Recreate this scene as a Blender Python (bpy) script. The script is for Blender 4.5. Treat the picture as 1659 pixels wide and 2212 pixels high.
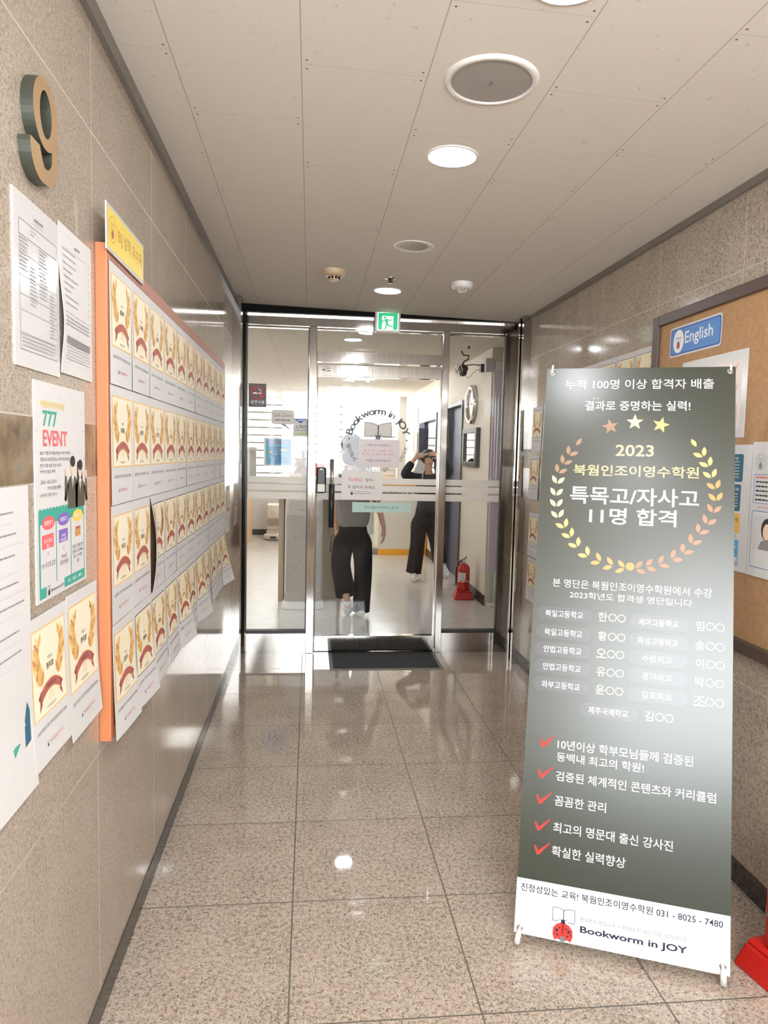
import bpy, bmesh, math, random
from mathutils import Vector, Matrix
random.seed(7)
SC = bpy.context.scene
COL = SC.collection
for _o in list(bpy.data.objects):
    bpy.data.objects.remove(_o, do_unlink=True)

# ------------------------------------------------------------------ camera
FPX = 1535.67
PITCH, YAW, ROLL, CAMH = -0.080787, 0.105041, 0.022301, 1.441990
cam_d = bpy.data.cameras.new('camera')
cam_d.sensor_fit = 'HORIZONTAL'
cam_d.sensor_width = 36.0
cam_d.lens = FPX / 1659.0 * 36.0
cam_d.clip_start = 0.02
cam = bpy.data.objects.new('camera', cam_d)
COL.objects.link(cam)
_right = Vector((math.cos(YAW), -math.sin(YAW), 0))
_fwd = Vector((math.sin(YAW), math.cos(YAW), 0))
_up = Vector((0, 0, 1))
_f2 = _fwd * math.cos(PITCH) + _up * math.sin(PITCH)
_u2 = _up * math.cos(PITCH) - _fwd * math.sin(PITCH)
_r2 = _right * math.cos(ROLL) + _u2 * math.sin(ROLL)
_u3 = _u2 * math.cos(ROLL) - _right * math.sin(ROLL)
_m = Matrix.Identity(4)
for _i in range(3):
    _m[_i][0] = _r2[_i]
    _m[_i][1] = _u3[_i]
    _m[_i][2] = -_f2[_i]
_m[2][3] = CAMH
cam.matrix_world = _m
SC.camera = cam

# ------------------------------------------------------------------ world, sun, exposure
LAMP = 40.0        # radiance of the lit corridor lamps
TUBE = 24.0        # radiance of the office tubes
SKY = 5.4
SUN = 1.5
EXPO = 1.8
world = bpy.data.worlds.new('world')
SC.world = world
world.use_nodes = True
_bg = world.node_tree.nodes['Background']
_bg.inputs[0].default_value = (0.92, 0.97, 1.0, 1)
_bg.inputs[1].default_value = SKY
sun_d = bpy.data.lights.new('sun', 'SUN')
sun_d.energy = SUN
sun_d.angle = math.radians(8)
sun_d.color = (1.0, 0.96, 0.9)
sun = bpy.data.objects.new('sun', sun_d)
COL.objects.link(sun)
sun.rotation_euler = Vector((0.12, -1.0, -0.75)).to_track_quat('-Z', 'Y').to_euler()
SC.view_settings.view_transform = 'Standard'
SC.view_settings.look = 'None'
SC.view_settings.gamma = 1.0
SC.view_settings.exposure = EXPO
SC.view_settings.use_curve_mapping = False
SC.cycles.max_bounces = 10
SC.cycles.transparent_max_bounces = 16
SC.cycles.sample_clamp_indirect = 6.0
SC.cycles.caustics_reflective = False
SC.cycles.caustics_refractive = False

# ------------------------------------------------------------------ materials
def lin(c):
    return tuple((x / 12.92 if x <= 0.04045 else ((x + 0.055) / 1.055) ** 2.4) for x in c)

def s8(r, g, b):
    return lin((r / 255.0, g / 255.0, b / 255.0)) + (1.0,)

MC = {}
def mat(name, col, rough=0.5, metal=0.0, spec=0.5, emit=0.0, coat=0.0):
    if name in MC:
        return MC[name]
    m = bpy.data.materials.new(name)
    m.use_nodes = True
    b = m.node_tree.nodes['Principled BSDF']
    b.inputs['Base Color'].default_value = col
    b.inputs['Roughness'].default_value = rough
    b.inputs['Metallic'].default_value = metal
    b.inputs['Specular IOR Level'].default_value = spec
    if coat:
        b.inputs['Coat Weight'].default_value = coat
        b.inputs['Coat Roughness'].default_value = 0.15
    if emit:
        b.inputs['Emission Color'].default_value = col
        b.inputs['Emission Strength'].default_value = emit
    MC[name] = m
    return m

class NT:
    """small helper around a node tree"""
    def __init__(self, name):
        self.m = bpy.data.materials.new(name)
        self.m.use_nodes = True
        self.t = self.m.node_tree
        self.b = self.t.nodes['Principled BSDF']
        g = self.t.nodes.new('ShaderNodeNewGeometry')
        self.pos = g.outputs['Position']
        s = self.t.nodes.new('ShaderNodeSeparateXYZ')
        self.t.links.new(self.pos, s.inputs[0])
        self.x, self.y, self.z = s.outputs
        MC[name] = self.m
    def link(self, a, b):
        if isinstance(a, (int, float)):
            b.default_value = a
        elif isinstance(a, tuple):
            b.default_value = a
        else:
            self.t.links.new(a, b)
    def math(self, op, a, b=None, c=None):
        n = self.t.nodes.new('ShaderNodeMath')
        n.operation = op
        self.link(a, n.inputs[0])
        if b is not None: self.link(b, n.inputs[1])
        if c is not None: self.link(c, n.inputs[2])
        return n.outputs[0]
    def noise(self, scale, detail=2.0, rough=0.5, vec=None, w=None):
        n = self.t.nodes.new('ShaderNodeTexNoise')
        n.inputs['Scale'].default_value = scale
        n.inputs['Detail'].default_value = detail
        n.inputs['Roughness'].default_value = rough
        self.t.links.new(vec or self.pos, n.inputs['Vector'])
        return n.outputs['Fac']
    def voronoi(self, scale, feature='F1', out='Distance'):
        n = self.t.nodes.new('ShaderNodeTexVoronoi')
        n.feature = feature
        n.inputs['Scale'].default_value = scale
        self.t.links.new(self.pos, n.inputs['Vector'])
        return n.outputs[out]
    def ramp(self, fac, stops, interp='LINEAR'):
        n = self.t.nodes.new('ShaderNodeValToRGB')
        n.color_ramp.interpolation = interp
        e = n.color_ramp.elements
        while len(e) < len(stops): e.new(0.5)
        for el, (p, c) in zip(e, stops):
            el.position = p
            el.color = c
        self.link(fac, n.inputs[0])
        return n.outputs[0]
    def mix(self, fac, a, b, mode='MIX'):
        n = self.t.nodes.new('ShaderNodeMix')
        n.data_type = 'RGBA'
        n.blend_type = mode
        self.link(fac, n.inputs[0])
        self.link(a, n.inputs[6])
        self.link(b, n.inputs[7])
        return n.outputs[2]
    def bump(self, h, strength=0.2, dist=0.002):
        n = self.t.nodes.new('ShaderNodeBump')
        n.inputs['Strength'].default_value = strength
        n.inputs['Distance'].default_value = dist
        self.link(h, n.inputs['Height'])
        self.t.links.new(n.outputs[0], self.b.inputs['Normal'])
    def periodic(self, v, off, period):
        """distance to the nearest line of a family"""
        return self.math('PINGPONG', self.math('SUBTRACT', v, off), period / 2)

def granite(n, dark, mid, light, sc=1.0):
    a = n.noise(230 * sc, 2.0, 0.6)
    b = n.noise(90 * sc, 3.0, 0.65)
    big = n.noise(5, 3.0, 0.6)
    v = n.math('ADD', n.math('MULTIPLY', a, 0.55), n.math('MULTIPLY', b, 0.45))
    v = n.math('ADD', v, n.math('MULTIPLY', n.math('SUBTRACT', big, 0.5), 0.12))
    return n.ramp(v, [(0.36, dark), (0.45, mid), (0.55, light), (0.66, tuple(min(1, c * 1.12) for c in light))])

# polished granite walls
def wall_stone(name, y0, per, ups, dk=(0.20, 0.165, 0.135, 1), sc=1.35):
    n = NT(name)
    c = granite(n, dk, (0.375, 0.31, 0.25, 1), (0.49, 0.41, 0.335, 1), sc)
    # slate band
    s1 = n.noise(14, 5.0, 0.65)
    slate = n.ramp(s1, [(0.30, (0.05, 0.035, 0.022, 1)), (0.45, (0.20, 0.135, 0.075, 1)), (0.58, (0.30, 0.22, 0.14, 1)), (0.70, (0.22, 0.20, 0.16, 1))])
    band = n.math('COMPARE', n.z, 1.4355, 0.0615)
    c = n.mix(band, c, slate)
    j = n.math('LESS_THAN', n.periodic(n.y, y0, per), 0.0017)
    for z in (0.689, 1.373, 1.498, ups):
        j = n.math('MAXIMUM', j, n.math('COMPARE', n.z, z, 0.0017))
    c = n.mix(j, c, (0.50, 0.45, 0.38, 1))
    n.link(c, n.b.inputs['Base Color'])
    r = n.math('ADD', n.math('MULTIPLY', band, 0.18), 0.10)
    r = n.math('ADD', r, n.math('MULTIPLY', j, 0.3))
    n.link(r, n.b.inputs['Roughness'])
    n.b.inputs['Specular IOR Level'].default_value = 0.5
    return n.m
M_WALL_L = wall_stone('wall granite left', 1.76, 0.628, 2.165)
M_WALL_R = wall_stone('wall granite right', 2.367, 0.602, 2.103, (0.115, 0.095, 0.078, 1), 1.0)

n = NT('floor granite')
_c = granite(n, (0.10, 0.082, 0.068, 1), (0.35, 0.285, 0.228, 1), (0.53, 0.437, 0.36, 1), 0.8)
_big = n.ramp(n.noise(55, 2.0), [(0.60, (1, 1, 1, 1)), (0.68, (1.0, 0.86, 0.78, 1))])
_c = n.mix(1.0, _c, _big, 'MULTIPLY')
_j = n.math('LESS_THAN', n.periodic(n.x, -0.036, 0.5), 0.0022)
_j = n.math('MAXIMUM', _j, n.math('LESS_THAN', n.periodic(n.y, 4.195, 0.5), 0.0022))
_c = n.mix(_j, _c, (0.11, 0.095, 0.075, 1))
n.link(_c, n.b.inputs['Base Color'])
n.link(n.math('ADD', n.math('MULTIPLY', _j, 0.5), 0.035), n.b.inputs['Roughness'])
M_FLOOR = n.m

n = NT('dark stone base')
n.link(n.ramp(n.noise(60, 3), [(0.35, (0.028, 0.024, 0.021, 1)), (0.65, (0.07, 0.06, 0.052, 1))]), n.b.inputs['Base Color'])
n.b.inputs['Roughness'].default_value = 0.25
M_BASE = n.m

n = NT('ceiling tile')
_ix = n.math('FLOOR', n.math('DIVIDE', n.math('ADD', n.x, 0.036), 0.327))
_par = n.math('MODULO', n.math('ADD', _ix, 40.0), 2.0)
_yy = n.math('SUBTRACT', n.y, n.math('MULTIPLY', _par, 0.3195))
_px = n.periodic(n.x, -0.036, 0.327)
_py = n.periodic(_yy, 1.921, 0.639)
_jt = n.math('MAXIMUM', n.math('MULTIPLY', n.math('LESS_THAN', _px, 0.0013), 0.65), n.math('MULTIPLY', n.math('LESS_THAN', _py, 0.0011), 0.30))
_cell = n.voronoi(23)
_sq = n.math('LESS_THAN', n.math('ABSOLUTE', n.math('SUBTRACT', n.noise(62, 0.0), 0.5)), 0.020)
_worm = n.math('MULTIPLY', n.math('LESS_THAN', _cell, 0.25), _sq)
_dx = n.math('SUBTRACT', _px, 0.014)
_dy = n.math('SUBTRACT', _py, 0.020)
_scr = n.math('LESS_THAN', n.math('ADD', n.math('MULTIPLY', _dx, _dx), n.math('MULTIPLY', _dy, _dy)), 0.0000105)
_c = n.mix(_worm, (0.76, 0.71, 0.645, 1), (0.60, 0.55, 0.49, 1))
_c = n.mix(_jt, _c, (0.22, 0.19, 0.16, 1))
_c = n.mix(_scr, _c, (0.16, 0.14, 0.12, 1))
n.link(_c, n.b.inputs['Base Color'])
n.b.inputs['Roughness'].default_value = 0.75
n.b.inputs['Specular IOR Level'].default_value = 0.2
n.bump(n.math('MULTIPLY', n.math('ADD', _worm, _jt), -1.0), 0.15, 0.002)
M_CEIL = n.m

n = NT('office floor vinyl')
_c = n.ramp(n.noise(7, 4), [(0.35, (0.62, 0.58, 0.54, 1)), (0.65, (0.66, 0.62, 0.58, 1))])
n.link(_c, n.b.inputs['Base Color'])
n.b.inputs['Roughness'].default_value = 0.22
M_OFLOOR = n.m

n = NT('stainless steel')
n.b.inputs['Metallic'].default_value = 1.0
_mp = n.t.nodes.new('ShaderNodeMapping')
n.t.links.new(n.pos, _mp.inputs[0])
_mp.inputs['Scale'].default_value = (60, 60, 1.5)
_ns = n.noise(3.0, 2.0, 0.5, _mp.outputs[0])
n.link(n.ramp(_ns, [(0.3, (0.43, 0.40, 0.37, 1)), (0.7, (0.53, 0.50, 0.465, 1))]), n.b.inputs['Base Color'])
n.link(n.math('ADD', n.math('MULTIPLY', _ns, 0.08), 0.06), n.b.inputs['Roughness'])
M_STEEL = n.m

def glass_mat(name, tint, refl=1.0):
    m = bpy.data.materials.new(name)
    m.use_nodes = True
    t = m.node_tree
    t.nodes.clear()
    out = t.nodes.new('ShaderNodeOutputMaterial')
    mx = t.nodes.new('ShaderNodeMixShader')
    tr = t.nodes.new('ShaderNodeBsdfTransparent')
    tr.inputs[0].default_value = tint
    gl = t.nodes.new('ShaderNodeBsdfGlossy')
    gl.inputs[1].default_value = 0.0
    fr = t.nodes.new('ShaderNodeFresnel')
    fr.inputs[0].default_value = 1.5
    ml = t.nodes.new('ShaderNodeMath')
    ml.operation = 'MULTIPLY'
    ml.inputs[1].default_value = refl
    t.links.new(fr.outputs[0], ml.inputs[0])
    t.links.new(ml.outputs[0], mx.inputs[0])
    t.links.new(tr.outputs[0], mx.inputs[1])
    t.links.new(gl.outputs[0], mx.inputs[2])
    t.links.new(mx.outputs[0], out.inputs[0])
    MC[name] = m
    return m
M_GLASS = glass_mat('clear glass', (0.97, 0.985, 0.975, 1), 1.0)
M_PGLASS = glass_mat('picture glass', (0.98, 0.98, 0.98, 1), 1.6)

def translucent(name, col, tw=0.5, alpha=1.0):
    m = bpy.data.materials.new(name)
    m.use_nodes = True
    t = m.node_tree
    t.nodes.clear()
    out = t.nodes.new('ShaderNodeOutputMaterial')
    d = t.nodes.new('ShaderNodeBsdfDiffuse')
    d.inputs[0].default_value = col
    tl = t.nodes.new('ShaderNodeBsdfTranslucent')
    tl.inputs[0].default_value = col
    mx = t.nodes.new('ShaderNodeMixShader')
    mx.inputs[0].default_value = tw
    t.links.new(d.outputs[0], mx.inputs[1])
    t.links.new(tl.outputs[0], mx.inputs[2])
    last = mx.outputs[0]
    if alpha < 1:
        tr = t.nodes.new('ShaderNodeBsdfTransparent')
        m2 = t.nodes.new('ShaderNodeMixShader')
        m2.inputs[0].default_value = alpha
        t.links.new(tr.outputs[0], m2.inputs[1])
        t.links.new(last, m2.inputs[2])
        last = m2.outputs[0]
    t.links.new(last, out.inputs[0])
    MC[name] = m
    return m
M_FROST = translucent('frosted film', (0.96, 0.93, 0.89, 1), 0.5, 0.94)
M_BLIND = translucent('blind fabric', (0.90, 0.90, 0.89, 1), 0.14)
M_BLINDBAR = translucent('blind fold', (0.30, 0.27, 0.245, 1), 0.06)
M_CALM = translucent('mint film', (0.60, 0.74, 0.70, 1), 0.4, 0.93)

n = NT('cork')
n.link(n.ramp(n.noise(60, 4, 0.7), [(0.3, (0.37, 0.205, 0.095, 1)), (0.6, (0.46, 0.265, 0.13, 1)), (0.75, (0.50, 0.30, 0.155, 1))]), n.b.inputs['Base Color'])
n.b.inputs['Roughness'].default_value = 0.7
M_CORK = n.m

n = NT('mat pile')
n.link(n.ramp(n.noise(350, 2), [(0.35, (0.018, 0.018, 0.02, 1)), (0.7, (0.07, 0.07, 0.075, 1))]), n.b.inputs['Base Color'])
n.b.inputs['Roughness'].default_value = 0.95
n.bump(n.noise(300, 2), 0.6, 0.004)
M_MAT = n.m

n = NT('birch wood')
_mp = n.t.nodes.new('ShaderNodeMapping')
n.t.links.new(n.pos, _mp.inputs[0])
_mp.inputs['Scale'].default_value = (8, 8, 0.7)
n.link(n.ramp(n.noise(4, 3, 0.6, _mp.outputs[0]), [(0.3, (0.58, 0.36, 0.20, 1)), (0.7, (0.72, 0.50, 0.31, 1))]), n.b.inputs['Base Color'])
n.b.inputs['Roughness'].default_value = 0.4
M_WOOD = n.m

n = NT('purifier grille')
_gx = n.periodic(n.x, 0.0, 0.011)
_gz = n.periodic(n.math('ADD', n.z, n.math('MULTIPLY', n.math('MODULO', n.math('FLOOR', n.math('DIVIDE', n.math('ADD', n.x, 5.0), 0.011)), 2.0), 0.0055)), 0.0, 0.011)
_d = n.math('ADD', n.math('MULTIPLY', _gx, _gx), n.math('MULTIPLY', _gz, _gz))
_hole = n.math('LESS_THAN', _d, 0.0000115)
_var = n.ramp(n.noise(30, 2), [(0.4, (0.24, 0.225, 0.22, 1)), (0.75, (0.50, 0.48, 0.46, 1))])
n.link(n.mix(_hole, (0.68, 0.655, 0.635, 1), _var), n.b.inputs['Base Color'])
n.b.inputs['Roughness'].default_value = 0.45
M_GRILLE = n.m

# banner print: dark olive, slightly darker and greener towards the bottom
n = NT('banner print')
n.link(n.ramp(n.z, [(0.0, (0.026, 0.036, 0.022, 1)), (1.0, (0.034, 0.037, 0.024, 1))]), n.b.inputs['Base Color'])
n.b.inputs['Roughness'].default_value = 0.29
n.b.inputs['Specular IOR Level'].default_value = 0.8
M_BANNER = n.m

W = mat('white paper', (0.68, 0.668, 0.66, 1), 0.6, spec=0.3)
LAMIN = mat('laminated white paper', (0.68, 0.668, 0.66, 1), 0.16)
CREAM = mat('cream print', s8(242, 231, 205), 0.6, spec=0.3)
ORL = mat('orange line print', s8(240, 196, 130), 0.6, spec=0.3)
INKD = mat('dark print', s8(58, 54, 54), 0.6, spec=0.3)
INK = mat('black print', s8(30, 28, 30), 0.55, spec=0.3)
GREY = mat('grey print', s8(140, 138, 140), 0.6, spec=0.3)
MGREY = mat('mid grey print', s8(172, 170, 172), 0.6, spec=0.3)
LGREY = mat('light grey print', s8(206, 203, 203), 0.6, spec=0.3)
PINK = mat('pink print', s8(222, 130, 140), 0.6, spec=0.3)
GOLDP = mat('gold leaf print', s8(226, 182, 110), 0.6, spec=0.3)
GOLDD = mat('dark gold leaf print', s8(204, 150, 92), 0.6, spec=0.3)
GOLDL = mat('light gold print', s8(240, 206, 140), 0.6, spec=0.3)
MAROON = mat('maroon ribbon print', s8(178, 102, 96), 0.6, spec=0.3)
MAROOND = mat('dark ribbon print', s8(152, 84, 78), 0.6, spec=0.3)
SHADOW = mat('grey oval print', s8(200, 190, 172), 0.6, spec=0.3)
TEAL = mat('teal print', s8(72, 168, 150), 0.6, spec=0.3)
CORAL = mat('coral print', s8(236, 110, 112), 0.6, spec=0.3)
PURPLE = mat('purple print', s8(134, 106, 190), 0.6, spec=0.3)
YELLOW = mat('yellow print', s8(238, 206, 92), 0.6, spec=0.3)
SUITP = mat('olive grey print', s8(92, 90, 76), 0.6, spec=0.3)
SKINP = mat('pale skin print', s8(238, 208, 186), 0.6, spec=0.3)
WHITEP = mat('white ink', (0.86, 0.86, 0.86, 1), 0.45, spec=0.3)
BLUEP = mat('blue print', s8(96, 142, 202), 0.5, spec=0.3)
DBLUE = mat('deep blue print', s8(62, 90, 172), 0.5, spec=0.3)
PETROL = mat('petrol blue print', s8(58, 104, 128), 0.55, spec=0.3)
SKYP = mat('sky blue print', s8(104, 172, 214), 0.5, spec=0.3)
RED = mat('red paint', s8(186, 28, 22), 0.3)
REDP = mat('red print', s8(214, 62, 54), 0.5, spec=0.3)
GREENP = mat('exit green', s8(34, 150, 104), 0.4, spec=0.3, emit=0.35)
EXITW = mat('exit white', (0.8, 0.85, 0.8, 1), 0.4, spec=0.3, emit=0.55)
NAVYP = mat('navy print', s8(40, 38, 66), 0.5, spec=0.3)
PLASTIC = mat('white plastic', (0.78, 0.76, 0.73, 1), 0.35)
BEIGE = mat('aged beige plastic', s8(206, 184, 150), 0.4)
BLACKP = mat('black plastic', (0.016, 0.016, 0.018, 1), 0.35)
DARKG = mat('dark grey plastic', (0.05, 0.05, 0.055, 1), 0.4)
RUBBER = mat('black rubber', (0.02, 0.02, 0.02, 1), 0.6)
SLOT = mat('dark slot', (0.008, 0.008, 0.008, 1), 0.8, spec=0.1)
ORANGEW = mat('orange wood frame', s8(196, 122, 80), 0.45)
BROWNW = mat('dark brown frame', s8(82, 66, 58), 0.4)
YSIGN = mat('yellow sign print', s8(238, 212, 96), 0.4)
CHROME = mat('chrome', (0.75, 0.74, 0.72, 1), 0.12, 1.0)
CREAMW = mat('cream wall paint', (0.74, 0.68, 0.59, 1), 0.6, spec=0.3)
CREAMP = mat('cream panel', (0.78, 0.73, 0.65, 1), 0.5, spec=0.3)
OCEIL = M_CEIL
TAN = mat('tan laminate', (0.52, 0.43, 0.33, 1), 0.45)
LILAC = mat('lilac panel', s8(218, 208, 226), 0.5)
NAVY = mat('navy door paint', s8(62, 64, 90), 0.4)
DFRAME = mat('dark grey frame', s8(88, 84, 84), 0.4)
YBASE = mat('yellow laminate', s8(240, 170, 40), 0.4)
PALEG = mat('pale green wall', (0.62, 0.68, 0.60, 1), 0.6)
PALEB = mat('pale blue column', (0.60, 0.72, 0.76, 1), 0.5)
GREYCOL = mat('grey column', (0.52, 0.49, 0.46, 1), 0.6)
EMIT_LAMP = mat('lit lamp', (0.93, 0.96, 1.0, 1), 0.5, emit=LAMP)
EMIT_TUBE = mat('lit tube', (1.0, 0.99, 0.95, 1), 0.5, emit=TUBE)
EMIT_WARM = mat('fairy light', (1.0, 0.62, 0.25, 1), 0.5, emit=4.0)
BRONZE = mat('bronze face', s8(178, 146, 106), 0.35, 0.35)
BRSIDE = mat('dark bronze side', s8(74, 76, 68), 0.4, 0.3)
SKIN = mat('skin', s8(226, 178, 152), 0.5)
HAIR = mat('dark hair', (0.035, 0.028, 0.026, 1), 0.4)
TSHIRT = mat('grey t-shirt cloth', (0.30, 0.29, 0.285, 1), 0.85, spec=0.2)
BLACKC = mat('black cloth', (0.014, 0.014, 0.017, 1), 0.85, spec=0.2)
JACKET = mat('navy black jacket cloth', (0.022, 0.024, 0.034, 1), 0.75, spec=0.3)
SHOE = mat('white foam shoe', (0.76, 0.74, 0.71, 1), 0.5)
LIPS = mat('lip tone', s8(176, 96, 88), 0.5)
WREATHG = [mat('banner gold %s' % k, s8(*c), 0.29, spec=0.35) for k, c in
           (('dusky', (160, 128, 106)), ('pale', (214, 202, 166)), ('warm', (228, 188, 122)), ('amber', (218, 158, 98)), ('rose', (178, 132, 110)))]
PILL = mat('banner pill print', (0.055, 0.055, 0.055, 1), 0.29, spec=0.8)
BWHITE = mat('banner white ink', (0.74, 0.74, 0.74, 1), 0.29, spec=0.8)
BOXL = mat('banner thin line', (0.012, 0.014, 0.012, 1), 0.29, spec=0.8)
TEDDY = mat('brown plush', s8(150, 116, 92), 0.95, spec=0.1)
KRAFT = mat('kraft card', s8(178, 150, 124), 0.7)

# ------------------------------------------------------------------ mesh builder
class MB:
    def __init__(self):
        self.v, self.f, self.mi, self.ms, self.sm = [], [], [], [], []
    def mat_i(self, m):
        if m not in self.ms: self.ms.append(m)
        return self.ms.index(m)
    def add(self, vs, fs, m, smooth=False):
        o = len(self.v)
        self.v += [tuple(p) for p in vs]
        k = self.mat_i(m)
        for f in fs:
            self.f.append(tuple(o + i for i in f))
            self.mi.append(k)
            self.sm.append(smooth)
        return self
    def box(self, x0, x1, y0, y1, z0, z1, m):
        vs = [(x, y, z) for z in (z0, z1) for y in (y0, y1) for x in (x0, x1)]
        return self.add(vs, [(0, 2, 3, 1), (4, 5, 7, 6), (0, 1, 5, 4), (2, 6, 7, 3), (0, 4, 6, 2), (1, 3, 7, 5)], m)
    def obox(self, c, ax, hs, m):
        """oriented box: centre, three axis vectors, half sizes"""
        c = Vector(c)
        vs = [c + ax[0] * (sx * hs[0]) + ax[1] * (sy * hs[1]) + ax[2] * (sz * hs[2]) for sz in (-1, 1) for sy in (-1, 1) for sx in (-1, 1)]
        return self.add(vs, [(0, 2, 3, 1), (4, 5, 7, 6), (0, 1, 5, 4), (2, 6, 7, 3), (0, 4, 6, 2), (1, 3, 7, 5)], m)
    def frustum(self, c, a0, b0, a1, b1, z0, z1, m):
        vs = [(c[0] + sx * a0, c[1] + sy * b0, z0) for sx, sy in ((-1, -1), (1, -1), (1, 1), (-1, 1))] + \
             [(c[0] + sx * a1, c[1] + sy * b1, z1) for sx, sy in ((-1, -1), (1, -1), (1, 1), (-1, 1))]
        return self.add(vs, [(3, 2, 1, 0), (4, 5, 6, 7), (0, 1, 5, 4), (1, 2, 6, 5), (2, 3, 7, 6), (3, 0, 4, 7)], m)
    def tube(self, pts, r, m, seg=10, caps=True):
        pts = [Vector(p) for p in pts]
        rs = r if isinstance(r, (list, tuple)) else [r] * len(pts)
        rings = []
        prev = None
        for i, p in enumerate(pts):
            d = (pts[min(i + 1, len(pts) - 1)] - pts[max(i - 1, 0)])
            if d.length < 1e-9: d = Vector((0, 0, 1))
            d.normalize()
            if prev is None:
                a = d.orthogonal().normalized()
            else:
                a = prev - d * prev.dot(d)
                a = a.normalized() if a.length > 1e-6 else d.orthogonal().normalized()
            prev = a
            b = d.cross(a)
            rings.append([p + (a * math.cos(2 * math.pi * k / seg) + b * math.sin(2 * math.pi * k / seg)) * rs[i] for k in range(seg)])
        vs = [q for rg in rings for q in rg]
        fs = []
        for i in range(len(rings) - 1):
            for k in range(seg):
                k2 = (k + 1) % seg
                fs.append((i * seg + k, i * seg + k2, (i + 1) * seg + k2, (i + 1) * seg + k))
        if caps:
            fs.append(tuple(reversed(range(seg))))
            fs.append(tuple((len(rings) - 1) * seg + k for k in range(seg)))
        return self.add(vs, fs, m, True)
    def lathe(self, c, prof, m, seg=28, axis=None):
        """profile of (r, h) pairs around an axis through c (default up)"""
        ax = Vector(axis).normalized() if axis else Vector((0, 0, 1))
        a = ax.orthogonal().normalized()
        b = ax.cross(a)
        c = Vector(c)
        vs = []
        for r, h in prof:
            for k in range(seg):
                t = 2 * math.pi * k / seg
                vs.append(c + ax * h + (a * math.cos(t) + b * math.sin(t)) * max(r, 1e-5))
        fs = []
        for i in range(len(prof) - 1):
            for k in range(seg):
                k2 = (k + 1) % seg
                fs.append((i * seg + k, i * seg + k2, (i + 1) * seg + k2, (i + 1) * seg + k))
        return self.add(vs, fs, m, True)
    def ell(self, c, rx, ry, rz, m, rot=None, seg=18, rings=12):
        vs, fs = [], []
        for i in range(rings + 1):
            ph = math.pi * i / rings
            for k in range(seg):
                t = 2 * math.pi * k / seg
                p = Vector((rx * math.sin(ph) * math.cos(t), ry * math.sin(ph) * math.sin(t), rz * math.cos(ph)))
                if rot: p = rot @ p
                vs.append(Vector(c) + p)
        for i in range(rings):
            for k in range(seg):
                k2 = (k + 1) % seg
                fs.append((i * seg + k, (i + 1) * seg + k, (i + 1) * seg + k2, i * seg + k2))
        return self.add(vs, fs, m, True)
    def build(self, name, loc=(0, 0, 0), parent=None, bevel=0.0):
        loc = Vector(loc)
        me = bpy.data.meshes.new(name)
        base = loc
        if parent is not None:
            base = ORG[parent.name]
        me.from_pydata([tuple(Vector(p) - base) for p in self.v], [], self.f)
        for m in self.ms: me.materials.append(m)
        for p, k, s in zip(me.polygons, self.mi, self.sm):
            p.material_index = k
            p.use_smooth = s
        me.update()
        o = bpy.data.objects.new(name, me)
        COL.objects.link(o)
        if parent is not None:
            o.parent = parent
        else:
            o.location = loc
        ORG[o.name] = base
        if bevel:
            b = o.modifiers.new('bevel', 'BEVEL')
            b.width = bevel
            b.segments = 2
            b.limit_method = 'ANGLE'
        return o
ORG = {}

def empty(name, loc, kind=None):
    o = bpy.data.objects.new(name, None)
    o.empty_display_size = 0.05
    COL.objects.link(o)
    o.location = loc
    ORG[o.name] = Vector(loc)
    if kind: o['kind'] = kind
    return o

def tag(o, label, cat, group=None):
    o['label'] = label
    o['category'] = cat
    if group: o['group'] = group
    return o

def struct(o):
    o['kind'] = 'structure'
    return o

# ------------------------------------------------------------------ lettering and flat prints
_gc = {}
def glyphs(s, bold=0.0, res=2):
    key = (s, bold, res)
    if key in _gc: return _gc[key]
    c = bpy.data.curves.new('lettering', 'FONT')
    c.body = s
    c.size = 1.0
    c.offset = bold
    c.resolution_u = res
    o = bpy.data.objects.new('lettering', c)
    COL.objects.link(o)
    bpy.context.view_layer.update()
    me = o.to_mesh()
    vs = [(v.co.x, v.co.y) for v in me.vertices]
    fs = [tuple(p.vertices) for p in me.polygons]
    o.to_mesh_clear()
    bpy.data.objects.remove(o, do_unlink=True)
    bpy.data.curves.remove(c)
    _gc[key] = (vs, fs)
    return _gc[key]

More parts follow.
